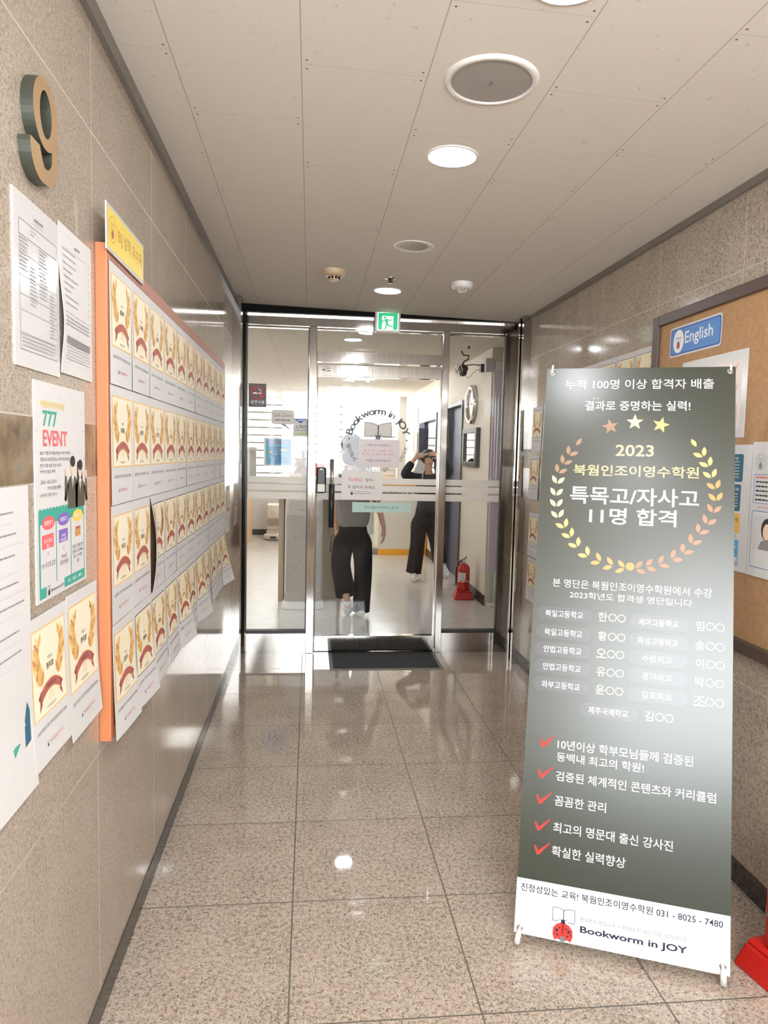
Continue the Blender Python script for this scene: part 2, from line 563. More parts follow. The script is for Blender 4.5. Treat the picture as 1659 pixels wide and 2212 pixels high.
class Art:
    """flat print made of layers in sheet coordinates (u right, v up)"""
    STEP = 0.00035
    def __init__(self):
        self.q = []           # (verts2d, faces, material, layer)
    def poly(self, pts, m, l=1):
        self.q.append((list(pts), [tuple(range(len(pts)))], m, l))
    def rect(self, x0, y0, x1, y1, m, l=1):
        self.poly([(x0, y0), (x1, y0), (x1, y1), (x0, y1)], m, l)
    def grid(self, x0, y0, x1, y1, m, l=0, nx=1, ny=1):
        vs = [(x0 + (x1 - x0) * i / nx, y0 + (y1 - y0) * j / ny) for j in range(ny + 1) for i in range(nx + 1)]
        fs = [(j * (nx + 1) + i, j * (nx + 1) + i + 1, (j + 1) * (nx + 1) + i + 1, (j + 1) * (nx + 1) + i) for j in range(ny) for i in range(nx)]
        self.q.append((vs, fs, m, l))
    def frame(self, x0, y0, x1, y1, t, m, l=2):
        self.rect(x0, y0, x1, y0 + t, m, l); self.rect(x0, y1 - t, x1, y1, m, l)
        self.rect(x0, y0 + t, x0 + t, y1 - t, m, l); self.rect(x1 - t, y0 + t, x1, y1 - t, m, l)
    def ellipse(self, cx, cy, rx, ry, m, l=1, seg=20):
        self.poly([(cx + rx * math.cos(2 * math.pi * k / seg), cy + ry * math.sin(2 * math.pi * k / seg)) for k in range(seg)], m, l)
    def ring(self, cx, cy, r0, r1, m, l=1, seg=28, a0=0.0, a1=2 * math.pi):
        n = seg
        vs, fs = [], []
        for k in range(n + 1):
            a = a0 + (a1 - a0) * k / n
            vs += [(cx + r0 * math.cos(a), cy + r0 * math.sin(a)), (cx + r1 * math.cos(a), cy + r1 * math.sin(a))]
        for k in range(n):
            fs.append((2 * k, 2 * k + 1, 2 * k + 3, 2 * k + 2))
        self.q.append((vs, fs, m, l))
    def rrect(self, x0, y0, x1, y1, r, m, l=1):
        p = []
        for cx, cy, a in ((x1 - r, y0 + r, -90), (x1 - r, y1 - r, 0), (x0 + r, y1 - r, 90), (x0 + r, y0 + r, 180)):
            for k in range(6):
                t = math.radians(a + 90 * k / 5)
                p.append((cx + r * math.cos(t), cy + r * math.sin(t)))
        self.poly(p, m, l)
    def line(self, a, b, t, m, l=2):
        d = Vector((b[0] - a[0], b[1] - a[1]))
        if d.length < 1e-9: return
        nn = Vector((-d.y, d.x)).normalized() * (t / 2)
        self.poly([(a[0] - nn.x, a[1] - nn.y), (b[0] - nn.x, b[1] - nn.y), (b[0] + nn.x, b[1] + nn.y), (a[0] + nn.x, a[1] + nn.y)], m, l)
    def leaf(self, x, y, ang, ln, wd, m, l=3):
        c, s = math.cos(ang), math.sin(ang)
        p = []
        for u, v in ((0, 0), (0.22, 0.36), (0.5, 0.5), (0.78, 0.33), (1, 0), (0.78, -0.33), (0.5, -0.5), (0.22, -0.36)):
            a, b = u * ln, v * wd
            p.append((x + a * c - b * s, y + a * s + b * c))
        self.poly(p, m, l)
    def star(self, x, y, r, m, l=2, rot=0.0):
        self.poly([(x + (r if k % 2 == 0 else r * 0.42) * math.cos(math.pi / 2 + rot + k * math.pi / 5),
                    y + (r if k % 2 == 0 else r * 0.42) * math.sin(math.pi / 2 + rot + k * math.pi / 5)) for k in range(10)], m, l)
    def text(self, s, x0, y0, x1, y1, m, l=4, bold=0.0, res=2, fit=True):
        """lettering squeezed into a box"""
        vs, fs = glyphs(s, bold, res)
        if not vs: return
        ax, bx = min(v[0] for v in vs), max(v[0] for v in vs)
        ay, by = min(v[1] for v in vs), max(v[1] for v in vs)
        sx, sy = (x1 - x0) / max(bx - ax, 1e-6), (y1 - y0) / max(by - ay, 1e-6)
        self.q.append(([(x0 + (v[0] - ax) * sx, y0 + (v[1] - ay) * sy) for v in vs], fs, m, l))
    def textc(self, s, cx, cy, hgt, m, l=4, bold=0.0, maxw=None, res=2, ang=0.0):
        """lettering centred on a point, with natural proportions"""
        vs, fs = glyphs(s, bold, res)
        if not vs: return
        ax, bx = min(v[0] for v in vs), max(v[0] for v in vs)
        ay, by = min(v[1] for v in vs), max(v[1] for v in vs)
        k = hgt / max(by - ay, 1e-6)
        kx = k
        if maxw and (bx - ax) * k > maxw: kx = maxw / (bx - ax)
        c, sn = math.cos(ang), math.sin(ang)
        out = []
        for v in vs:
            a, b = (v[0] - (ax + bx) / 2) * kx, (v[1] - (ay + by) / 2) * k
            out.append((cx + a * c - b * sn, cy + a * sn + b * c))
        self.q.append((out, fs, m, l))
    def arc_text(self, s, cx, cy, r, a0, a1, hgt, m, l=4, bold=0.0, inward=False, wide=1.0):
        """letters set one by one round a circle, from angle a0 to a1"""
        wd = []
        for ch in s:
            vs, _ = glyphs(ch, bold, 5) if ch != ' ' else ([(0, 0), (0.3, 0)], [])
            wd.append(max(v[0] for v in vs) - min(v[0] for v in vs) + 0.10)
        tot = sum(wd)
        acc = 0
        for ch, w in zip(s, wd):
            t = a0 + (a1 - a0) * (acc + w / 2) / tot
            acc += w
            if ch == ' ': continue
            vs, fs = glyphs(ch, bold, 5)
            ax, bx = min(v[0] for v in vs), max(v[0] for v in vs)
            rot = t - math.pi / 2 if not inward else t + math.pi / 2
            c, sn = math.cos(rot), math.sin(rot)
            px, py = cx + r * math.cos(t), cy + r * math.sin(t)
            out = []
            for v in vs:
                a, b = (v[0] - (ax + bx) / 2) * hgt * wide, v[1] * hgt
                out.append((px + a * c - b * sn, py + a * sn + b * c))
            self.q.append((out, fs, m, l))
    def words(self, x0, x1, y, h, m, l=2, rnd=None, gap=0.25):
        """a line of small illegible print"""
        r = rnd or random
        x = x0
        while x < x1:
            w = h * r.uniform(1.0, 4.2)
            e = min(x + w, x1)
            self.rect(x, y, e, y + h, m, l)
            x = e + h * gap * 2.2
    def put(self, mb, O, U, V, bend=None, thick=0.0):
        O, U, V = Vector(O), Vector(U), Vector(V)
        N = U.cross(V).normalized()
        for vs, fs, m, l in self.q:
            w = l * self.STEP + thick
            mb.add([O + U * a + V * b + N * (w + (bend(a, b) if bend else 0.0)) for a, b in vs], fs, m)
        return mb

def sheet(name, art, O, U, V, w, h, label, cat, group=None, bend=None, m=None, thick=0.0012, nx=1, ny=1, solid=True, parent=None):
    """a sheet with real thickness carrying its print"""
    m = m or W
    O, U, V = Vector(O), Vector(U), Vector(V)
    N = U.cross(V).normalized()
    mb = MB()
    base = Art()
    if bend is None: nx = ny = 1
    base.grid(0, 0, w, h, m, 0, nx, ny)
    base.put(mb, O, U, V, bend, thick)
    back = Art()
    back.grid(0, 0, w, h, m, 0, nx, ny)
    k = len(mb.f)
    back.put(mb, O, U, V, bend, 0.0)
    for i in range(k, len(mb.f)): mb.f[i] = tuple(reversed(mb.f[i]))
    # edges
    ring = [(w * i / nx, 0) for i in range(nx + 1)] + [(w, h * j / ny) for j in range(1, ny + 1)] + \
           [(w * i / nx, h) for i in range(nx - 1, -1, -1)] + [(0, h * j / ny) for j in range(ny - 1, 0, -1)]
    vs = []
    for a, b in ring:
        d = bend(a, b) if bend else 0.0
        vs += [O + U * a + V * b + N * d, O + U * a + V * b + N * (d + thick)]
    cnt = len(ring)
    mb.add(vs, [(2 * i, 2 * ((i + 1) % cnt), 2 * ((i + 1) % cnt) + 1, 2 * i + 1) for i in range(cnt)], m)
    if art: art.put(mb, O, U, V, bend, thick)
    o = mb.build(name, O + U * (w / 2) + V * (h / 2), parent)
    if label: tag(o, label, cat, group)
    return o

UL, VL = (0, 1, 0), (0, 0, 1)      # left wall as seen from the corridor
UR = (0, -1, 0)                    # right wall
UF = (1, 0, 0)                     # anything facing the camera
XL, XR, YG = -0.51, 1.475, 5.09

CAX = (-0.0270, 0, -1)
def cz(x):
    return 2.447 - 0.0270 * (x - XL)

# ------------------------------------------------------------------ large structure
struct(MB().box(XL - 0.15, XR + 0.15, -1.2, 5.13, -0.12, 0.0, M_FLOOR).build('floor', (0.5, 2, 0)))
struct(MB().box(-4.2, 5.2, 5.13, 13.3, -0.12, -0.001, M_OFLOOR).build('floor_inner', (0.5, 9, 0)))
mb = MB()
for sgn in (0,):
    vs = [(x, y, cz(x) + t) for t in (0, 0.15) for y in (-1.2, 5.0) for x in (XL - 0.15, XR + 0.15)]
    mb.add(vs, [(0, 2, 3, 1), (4, 5, 7, 6), (0, 1, 5, 4), (2, 6, 7, 3), (0, 4, 6, 2), (1, 3, 7, 5)], M_CEIL)
struct(mb.build('ceiling', (0.5, 0.5, 2.42)))
struct(MB().box(-4.2, 5.2, 5.0, 13.3, 2.47, 2.62, OCEIL).build('ceiling_inner', (0.5, 9, 2.47)))
struct(MB().box(XL - 0.12, XL, -1.2, 5.13, 0.0, 2.62, M_WALL_L).build('wall_left', (XL, 1, 0)))
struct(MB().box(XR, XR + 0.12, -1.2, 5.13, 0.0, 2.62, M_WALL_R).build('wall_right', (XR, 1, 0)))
struct(MB().box(XL, XL + 0.004, -1.2, 4.75, 0.0, 0.070, M_BASE).build('baseboard_left', (XL, 1, 0)))
struct(MB().box(XR - 0.004, XR, -1.2, 5.06, 0.0, 0.083, M_BASE).build('baseboard_right', (XR, 1, 0)))
mb = MB()
mb.box(XL - 0.12, XR + 0.12, -1.35, -1.2, 0.0, 0.95, M_WALL_L)
mb.box(XL - 0.12, XR + 0.12, -1.35, -1.2, 2.40, 2.62, M_WALL_L)
for x in (-0.51, 0.46, 1.42): mb.box(x, x + 0.055, -1.33, -1.22, 0.95, 2.40, M_STEEL)
struct(mb.build('wall_back_added', (0.48, -1.3, 0)))  # unseen end wall, added; its opening is shaped for daylight and banner glare
# shadow-gap trims under the ceiling edge
M_TRIM = mat('grey metal trim', (0.20, 0.18, 0.16, 1), 0.45)
struct(MB().box(XL, XL + 0.016, -1.2, 5.0, 2.405, 2.455, M_TRIM).build('trim_1', (XL, 1, 2.42)))
struct(MB().box(XR - 0.014, XR, -1.2, 5.0, 2.366, 2.40, M_TRIM).build('trim_2', (XR, 1, 2.38)))
# shutter guide casings on both walls
mb = MB()
mb.box(XL, XL + 0.054, 4.75, 4.79, 0, 2.44, M_STEEL)
mb.box(XL, XL + 0.046, 4.79, 4.83, 0, 2.44, M_TRIM)
mb.box(XL, XL + 0.054, 4.83, 4.86, 0, 2.44, M_STEEL)
struct(mb.build('trim_3', (XL, 4.8, 0)))
mb = MB()
mb.box(XR - 0.055, XR, 4.75, 4.79, 0, 2.395, M_STEEL)
mb.box(XR - 0.030, XR, 4.79, 4.83, 0, 2.395, SLOT)
mb.box(XR - 0.055, XR, 4.83, 4.86, 0, 2.395, M_STEEL)
struct(mb.build('trim_4', (XR, 4.8, 0)))
# steel soffit and header over the entrance
mb = MB()
mb.box(XL, XR, 5.0, 5.010, 2.394, 2.47, SLOT)
mb.box(XL, XR, 5.010, 5.06, 2.386, 2.47, M_STEEL)
mb.box(XL, XR, 5.06, 5.13, 2.318, 2.47, M_STEEL)
struct(mb.build('trim_5', (0.48, 5.08, 2.4)))
# jambs and posts of the entrance frame
mb = MB()
mb.box(XL, -0.449, 5.06, 5.13, 0, 2.318, M_STEEL)
mb.box(-0.449, -0.440, 5.085, 5.105, 0.144, 2.318, DARKG)
struct(mb.build('trim_6', (-0.48, 5.09, 0)))
mb = MB()
mb.box(1.388, XR, 5.06, 5.13, 0, 2.318, M_STEEL)
struct(mb.build('trim_7', (1.42, 5.09, 0)))
struct(MB().box(-0.016, 0.040, 5.055, 5.135, 0, 2.318, M_STEEL).build('trim_8', (0.01, 5.09, 0), bevel=0.003))
struct(MB().box(0.928, 0.976, 5.055, 5.135, 0, 2.318, M_STEEL).build('trim_9', (0.95, 5.09, 0), bevel=0.003))
struct(MB().box(0.040, 0.928, 5.055, 5.135, 0.0, 0.008, M_STEEL).build('trim_10', (0.48, 5.09, 0)))
struct(MB().box(0.040, 0.928, 5.06, 5.13, 2.080, 2.153, M_STEEL).build('trim_11', (0.48, 5.09, 2.1)))

FILM = ((1.226, 1.270), (1.172, 1.217), (1.111, 1.160))
def sidelight(name, x0, x1):
    r = struct(empty(name, ((x0 + x1) / 2, YG, 0)))
    MB().box(x0, x1, 5.06, 5.13, 0.0, 0.144, M_STEEL).build('kick_plate', parent=r)
    mb = MB()
    mb.box(x0, x1, 5.07, 5.12, 0.144, 0.165, DARKG)
    mb.box(x0, x1, 5.07, 5.12, 2.303, 2.318, M_STEEL)
    mb.box(x1 - 0.006, x1, 5.08, 5.11, 0.165, 2.303, DARKG)
    mb.build('glazing_bead', parent=r)
    MB().add([(x0, YG + 0.006, 0.165), (x1, YG + 0.006, 0.165), (x1, YG + 0.006, 2.303), (x0, YG + 0.006, 2.303)], [(0, 1, 2, 3)], M_GLASS).build('glass_pane', parent=r)
    for z0, z1 in FILM:
        MB().box(x0 + 0.004, x1 - 0.006, YG + 0.0020, YG + 0.0035, z0, z1, M_FROST).build('frosted_strip', parent=r)
    return r
sidelight('window_1', -0.440, -0.016)
sidelight('window_2', 0.976, 1.388)
r = struct(empty('window_3', (0.48, YG, 2.153)))
MB().add([(0.04, YG + 0.006, 2.153), (0.928, YG + 0.006, 2.153), (0.928, YG + 0.006, 2.305), (0.04, YG + 0.006, 2.305)], [(0, 1, 2, 3)], M_GLASS).build('glass_pane', parent=r)
MB().box(0.04, 0.928, 5.075, 5.115, 2.303, 2.318, M_STEEL).build('glazing_bead', parent=r)

# entrance door
d = struct(empty('door_1', (0.48, YG, 0)))
MB().box(0.046, 0.922, 5.065, 5.120, 0.012, 0.124, M_STEEL).build('bottom_rail', parent=d, bevel=0.002)
MB().box(0.046, 0.922, 5.065, 5.120, 1.983, 2.062, M_STEEL).build('top_rail', parent=d, bevel=0.002)
MB().add([(0.046, YG + 0.006, 0.124), (0.922, YG + 0.006, 0.124), (0.922, YG + 0.006, 1.983), (0.046, YG + 0.006, 1.983)], [(0, 1, 2, 3)], M_GLASS).build('glass_pane', parent=d)
mb = MB()
mb.box(0.046, 0.050, 5.085, 5.103, 0.124, 1.983, DARKG); mb.box(0.914, 0.922, 5.085, 5.103, 0.124, 1.983, CHROME)
mb.build('glass_edge', parent=d)
for z0, z1 in FILM:
    MB().box(0.052, 0.912, YG + 0.0020, YG + 0.0035, z0, z1, M_FROST).build('frosted_strip', parent=d)
hd = MB().tube([(0.155, 5.020, 0.748), (0.155, 5.020, 1.400)], 0.0125, CHROME, 14).build('handle', parent=d)
MB().tube([(0.155, 5.020, 0.919), (0.155, 5.020, 1.225)], 0.0205, BLACKP, 16).build('grip', parent=hd)
for z in (0.83, 1.30):
    MB().tube([(0.155, 5.020, z), (0.155, 5.096, z)], 0.009, CHROME, 10).build('standoff', parent=hd)
lk = MB().box(0.046, 0.116, 5.050, 5.092, 1.158, 1.341, BLACKP).build('lock', parent=d, bevel=0.012)
MB().box(0.054, 0.108, 5.0475, 5.051, 1.168, 1.222, PLASTIC).build('keypad', parent=lk, bevel=0.001)
MB().box(0.070, 0.092, 5.0485, 5.051, 1.326, 1.331, EXITW).build('status_light', parent=lk)
# logo and lettering on the glass
a = Art()
LC, LR = (0.481, 1.537), 0.189
GLET = mat('dark vinyl lettering', s8(72, 74, 78), 0.5)
a.arc_text('Bookworm in JOY', LC[0], LC[1], LR, math.radians(168), math.radians(12), 0.068, GLET, 1, 0.025, False, 1.22)
a.ellipse(0.275, 1.548, 0.006, 0.006, GLET); a.ellipse(0.689, 1.545, 0.006, 0.006, GLET)
a.arc_text('영어독서', LC[0], LC[1], 0.225, math.radians(186), math.radians(222), 0.038, GLET, 1, 0.0, True)
a.arc_text('밀착가이드', LC[0], LC[1], 0.225, math.radians(318), math.radians(352), 0.036, GLET, 1, 0.0, True)
a.arc_text('영어내신의 밀착', LC[0], LC[1], 0.225, math.radians(246), math.radians(294), 0.036, GLET, 1, 0.0, True)
BOOKP = mat('book page vinyl', s8(208, 200, 192), 0.5)
for s in (-1, 1):
    pg = [(0.482, 1.572)]
    pg += [(0.482 + s * 0.097, 1.566), (0.482 + s * 0.097, 1.668)]
    pg += [(0.482 + s * (0.097 - 0.097 * k / 6), 1.668 - 0.020 * (k / 6) ** 2) for k in range(1, 7)]
    if s < 0: pg = pg[::-1]
    a.poly(pg, BOOKP, 1)
    for p, q in zip(pg, pg[1:] + pg[:1]): a.line(p, q, 0.0045, GLET, 2)
a.line((0.482, 1.566), (0.482, 1.650), 0.009, GLET, 3)
a.ellipse(0.482, 1.563, 0.020, 0.014, GLET, 3)
for s in (-1, 1):
    a.ellipse(0.482 + s * 0.026, 1.560, 0.010, 0.009, WHITEP, 4); a.line((0.482 + s * 0.010, 1.572), (0.482 + s * 0.022, 1.586), 0.004, GLET, 4)
a.ellipse(0.482, 1.562, 0.011, 0.007, GREY, 4)
LADYR = mat('ladybird body vinyl', s8(196, 150, 150), 0.5)
a.ellipse(0.482, 1.480, 0.072, 0.075, LADYR, 1)
a.put(MB(), (0, YG + 0.0005, 0), UF, VL).build('glass_logo', parent=d)
a = Art()
a.ellipse(0.088, 2.045, 0.008, 0.008, GREY); a.ellipse(0.088, 2.045, 0.005, 0.005, WHITEP, 2)
a.rrect(0.100, 2.028, 0.131, 2.044, 0.007, WHITEP); a.rrect(0.104, 2.032, 0.127, 2.040, 0.003, DARKG, 2)
a.rrect(0.077, 2.018, 0.101, 2.030, 0.004, GREY); a.rrect(0.104, 2.012, 0.138, 2.026, 0.006, WHITEP); a.rrect(0.108, 2.015, 0.134, 2.022, 0.003, DARKG, 2)
a.put(MB(), (0, 5.0645, 0), UF, VL).build('rail_sticker', parent=d)

# ------------------------------------------------------------------ the office behind the glass
XI = 1.70
mb = MB()
mb.box(XI, XI + 0.12, 6.675, 7.90, 0, 2.47, CREAMW)
mb.box(XI, XI + 0.12, 7.90, 8.80, 2.06, 2.47, CREAMW)
mb.box(XI, XI + 0.12, 8.80, 9.50, 0, 2.47, CREAMW)
mb.box(XI, XI + 0.12, 9.50, 11.00, 0, 0.55, CREAMW)
mb.box(XI, XI + 0.12, 9.50, 11.00, 2.0, 2.47, CREAMW)
mb.box(XI, XI + 0.12, 11.00, 13.3, 0, 2.47, CREAMW)
mb.box(XI + 0.12, 2.45, 6.675, 6.80, 0, 2.47, CREAMW)
struct(mb.build('wall_inner_right', (XI, 9, 0)))
struct(MB().box(XI - 0.012, XI, 6.665, 7.87, 0, 0.10, BLACKP).box(XI - 0.012, XI, 8.86, 10.2, 0, 0.10, BLACKP).build('baseboard_inner_right', (XI, 8, 0)))
mb = MB()
mb.box(-4.2, 0.95, 13.0, 13.3, 0, 0.72, CREAMW)
mb.box(-4.2, -1.3, 13.0, 13.3, 0.72, 2.47, CREAMW)
mb.box(0.95, 1.15, 13.0, 13.3, 0, 2.47, GREYCOL)
mb.box(1.15, 1.82, 13.0, 13.3, 0, 0.72, CREAMW)
mb.box(-1.3, 1.6, 13.0, 13.3, 2.44, 2.47, CREAMW)
struct(mb.build('wall_inner_far', (0, 13, 0)))
struct(MB().box(1.56, XI, 12.70, 13.0, 0, 2.47, GREYCOL).build('wall_column', (1.6, 12.8, 0)))
struct(MB().box(-4.2, -4.0, 5.13, 13.0, 0, 2.47, CREAMW).build('wall_inner_left', (-4.0, 9, 0)))
struct(MB().box(-1.0, 1.7, 5.13, 5.14, 2.40, 2.47, CREAMW).build('wall_inner_front', (0, 5.13, 2.4)))
struct(MB().box(XR + 0.12, 2.45, 5.13, 5.25, 0, 2.47, CREAMW).box(2.45, 2.55, 5.13, 6.80, 0, 2.47, CREAMW).build('wall_inner_niche', (2.0, 5.2, 0)))
struct(MB().box(-4.0, XL - 0.12, 5.13, 5.25, 0, 2.47, CREAMW).build('wall_inner_return', (-0.8, 5.2, 0)))
# classroom behind the inner door and window
mb = MB()
mb.box(4.2, 4.3, 6.8, 13.0, 0, 0.8, PALEG); mb.box(4.2, 4.3, 6.8, 13.0, 2.3, 2.47, PALEG)
mb.box(XI + 0.12, 4.3, 12.2, 12.3, 0, 2.47, PALEG); mb.box(2.45, 4.3, 6.7, 6.8, 0, 2.47, PALEG)
struct(mb.build('wall_classroom', (4.2, 9, 0)))

def door_frame(name, y0, y1, top, m):
    r = struct(empty(name, (XI, (y0 + y1) / 2, 0)))
    mb = MB()
    mb.box(XI - 0.02, XI + 0.13, y0 - 0.05, y0, 0, top + 0.05, m)
    mb.box(XI - 0.02, XI + 0.13, y1, y1 + 0.05, 0, top + 0.05, m)
    mb.box(XI - 0.02, XI + 0.13, y0, y1, top, top + 0.05, m)
    mb.build('door_frame', parent=r, bevel=0.003)
    return r
r = door_frame('door_2', 7.92, 8.78, 2.02, DFRAME)
lf = MB().box(XI + 0.05, XI + 0.09, 8.20, 8.775, 0.01, 2.015, NAVY).build('door_leaf', parent=r)
MB().tube([(XI + 0.02, 8.26, 1.0), (XI + 0.05, 8.26, 1.0)], 0.022, CHROME).build('door_knob', parent=lf)
r = struct(empty('window_4', (XI, 10.2, 0)))
mb = MB()
for y0, y1, z0, z1 in ((9.45, 9.53, 0.5, 2.02), (10.97, 11.05, 0.5, 2.02), (9.53, 10.97, 1.93, 2.02), (9.53, 10.97, 0.5, 0.58)):
    mb.box(XI - 0.025, XI + 0.13, y0, y1, z0, z1, NAVY)
mb.build('window_frame', parent=r, bevel=0.003)
MB().add([(XI + 0.05, 9.53, 0.58), (XI + 0.05, 10.97, 0.58), (XI + 0.05, 10.97, 1.93), (XI + 0.05, 9.53, 1.93)], [(0, 1, 2, 3)], M_GLASS).build('glass_pane', parent=r)
# outer windows
r = struct(empty('window_5', (-0.2, 13.05, 0.72)))
mb = MB()
for x in (-1.3, -0.32, 0.30, 0.93):
    mb.box(x, x + 0.035, 13.03, 13.09, 0.72, 2.44, PLASTIC)
mb.box(-1.3, 0.95, 13.03, 13.09, 0.72, 0.76, PLASTIC); mb.box(-1.3, 0.95, 13.03, 13.09, 2.40, 2.44, PLASTIC)
mb.build('window_frame', parent=r)
r = struct(empty('window_6', (1.35, 13.05, 0.72)))
mb = MB()
for x in (1.15, 1.37, 1.57): mb.box(x, x + 0.03, 13.03, 13.09, 0.72, 2.44, PLASTIC)
mb.box(1.15, 1.6, 13.03, 13.09, 0.72, 0.76, PLASTIC); mb.box(1.15, 1.6, 13.03, 13.09, 1.92, 1.95, PLASTIC)
mb.build('window_frame', parent=r)

def blind(name, x0, x1, z0, z1, y, label, along='x', step=0.135):
    mb = MB()
    z = z1
    hb = 0.028
    while z > z0:
        zb = max(z - step, z0)
        for k in range(4):      # each fold bows outward a little
            za, zc = z - (z - hb - zb) * k / 4, z - (z - hb - zb) * (k + 1) / 4
            ya, yc = 0.020 * math.sin(math.pi * k / 4), 0.020 * math.sin(math.pi * (k + 1) / 4)
            if along == 'x':
                mb.add([(x0, y - ya, za), (x1, y - ya, za), (x1, y - yc, zc), (x0, y - yc, zc)], [(0, 3, 2, 1)], M_BLIND)
            else:
                mb.add([(y - ya, x0, za), (y - ya, x1, za), (y - yc, x1, zc), (y - yc, x0, zc)], [(0, 3, 2, 1)], M_BLIND)
        if along == 'x':
            mb.box(x0, x1, y, y + 0.006, zb, zb + hb, M_BLINDBAR)
        else:
            mb.box(y, y + 0.006, x0, x1, zb, zb + hb, M_BLINDBAR)
        z -= step
    if along == 'x':
        mb.box(x0, x1, y - 0.03, y + 0.03, z1, z1 + 0.03, PLASTIC)
        o = mb.build(name, ((x0 + x1) / 2, y, z0))
    else:
        mb.box(y - 0.03, y + 0.03, x0, x1, z1, z1 + 0.03, PLASTIC)
        o = mb.build(name, (y, (x0 + x1) / 2, z0))
    return tag(o, label, 'window blind')
blind('window_blind', -1.28, 0.12, 0.75, 2.40, 12.96, 'wide white horizontal fold blind on the left of the far office window')
blind('window_blind', 0.16, 0.84, 0.75, 2.40, 12.96, 'narrow white fold blind left of the pale blue column')
blind('window_blind', 1.16, 1.55, 0.75, 1.88, 12.96, 'short white fold blind drawn half up right of the pale blue column')
blind('window_blind', 6.9, 12.0, 0.82, 2.28, 4.17, 'white fold blind seen through the inner doorway', 'y')
tag(MB().tube([(0.99, 12.75, 0.0), (0.99, 12.75, 2.47)], 0.135, PALEB, 24).build('round_column', (0.99, 12.75, 0)), 'pale blue round column in front of the far window', 'column')
tag(MB().box(0.6, 3.4, 30, 34, -3, 5.2, mat('far facade', (0.10, 0.105, 0.10, 1), 0.8)).build('neighbouring_building', (2, 32, -3)), 'grey building outside beyond the far office window', 'building')

# office ceiling lamps
def tube_fixture(x0, x1, y0, y1, label):
    r = tag(empty('fluorescent_fixture', ((x0 + x1) / 2, (y0 + y1) / 2, 2.47)), label, 'ceiling light', 'office ceiling lights')
    MB().box(x0, x1, y0, y1, 2.464, 2.4695, PLASTIC).build('reflector_tray', parent=r)
    for x in (x0 + 0.09, x1 - 0.09):
        MB().tube([(x, y0 + 0.05, 2.450), (x, y1 - 0.05, 2.450)], 0.014, EMIT_TUBE, 10).build('tube', parent=r)
    return r
tube_fixture(0.48, 0.87, 9.30, 10.0, 'twin tube ceiling light nearer the entrance, just under the door top rail')
tube_fixture(0.50, 0.87, 11.10, 12.50, 'twin tube ceiling light nearer the far window blinds')
for y in (6.2, 8.2, 10.2):  # unseen tubes added to brighten the office from the left
    tube_fixture(-2.4, -2.0, y, y + 1.25, 'added twin tube light brightening the office from the left, out of view')

def downlight(x, y, z, label, lit=True, r=0.086, group='round ceiling downlights'):
    t = tag(empty('downlight', (x, y, z)), label, 'ceiling light', group)
    ax = CAX if z < 2.465 else (0, 0, -1)
    MB().lathe((x, y, z), [(r * 0.86, -0.001), (r * 0.90, 0.004), (r, 0.003), (r * 1.02, 0.0), (r * 1.02, -0.004)], PLASTIC, 32, ax).build('rim', parent=t)
    if lit:
        MB().lathe((x, y, z), [(0.0, 0.0015), (r * 0.5, 0.0015), (r * 0.87, 0.0005)], EMIT_LAMP, 32, ax).build('diffuser', parent=t)
    else:
        MB().lathe((x, y, z), [(r * 0.88, 0.002), (r * 0.80, 0.0018), (r * 0.74, 0.0012), (r * 0.70, 0.0008)], PLASTIC, 32, ax).build('inner_ring', parent=t)
        MB().lathe((x, y, z), [(0.0, 0.0009), (r * 0.2, 0.0009), (r * 0.72, 0.0010)], mat('dull reflector', (0.42, 0.40, 0.37, 1), 0.25, 0.8), 32, ax).build('reflector', parent=t)
    return t
downlight(0.45, 2.385, cz(0.45), 'lit round downlight beyond the ceiling speaker')
downlight(0.45, 4.334, cz(0.45), 'lit round downlight just before the exit sign')
downlight(0.515, 1.49, cz(0.515), 'lit round downlight at the top edge of the photo, nearest the camera')
downlight(0.472, 3.404, cz(0.472), 'unlit round downlight between the two lit ones', False, 0.094)
downlight(0.374, 6.53, 2.47, 'lit round downlight inside the office behind the glass transom')
for i, y in enumerate((0.55, -0.7)):  # unseen lamps added behind the camera as corridor fill
    downlight(0.5, y, cz(0.5), 'added round downlight filling the corridor with light, unseen behind the camera', True, 0.086, 'added fill downlights behind the camera')

def up(x): return cz(x)
# ceiling speaker
sx, sy = 0.457, 1.903
t = tag(empty('ceiling_speaker', (sx, sy, up(sx))), 'large round grey ceiling speaker with a mesh grille and white rim', 'speaker')
MB().lathe((sx, sy, up(sx)), [(0.105, 0.002), (0.106, 0.008), (0.118, 0.007), (0.124, 0.0), (0.124, -0.004)], PLASTIC, 40, CAX).build('rim', parent=t)
SPK = mat('speaker mesh', (0.36, 0.335, 0.315, 1), 0.55)
MB().lathe((sx, sy, up(sx)), [(0.0, 0.006), (0.06, 0.006), (0.105, 0.0045)], SPK, 40, CAX).build('grille', parent=t)
MB().box(sx - 0.004, sx + 0.004, sy - 0.012, sy + 0.012, up(sx) - 0.0075, up(sx) - 0.0062, GREY).build('badge', parent=t)
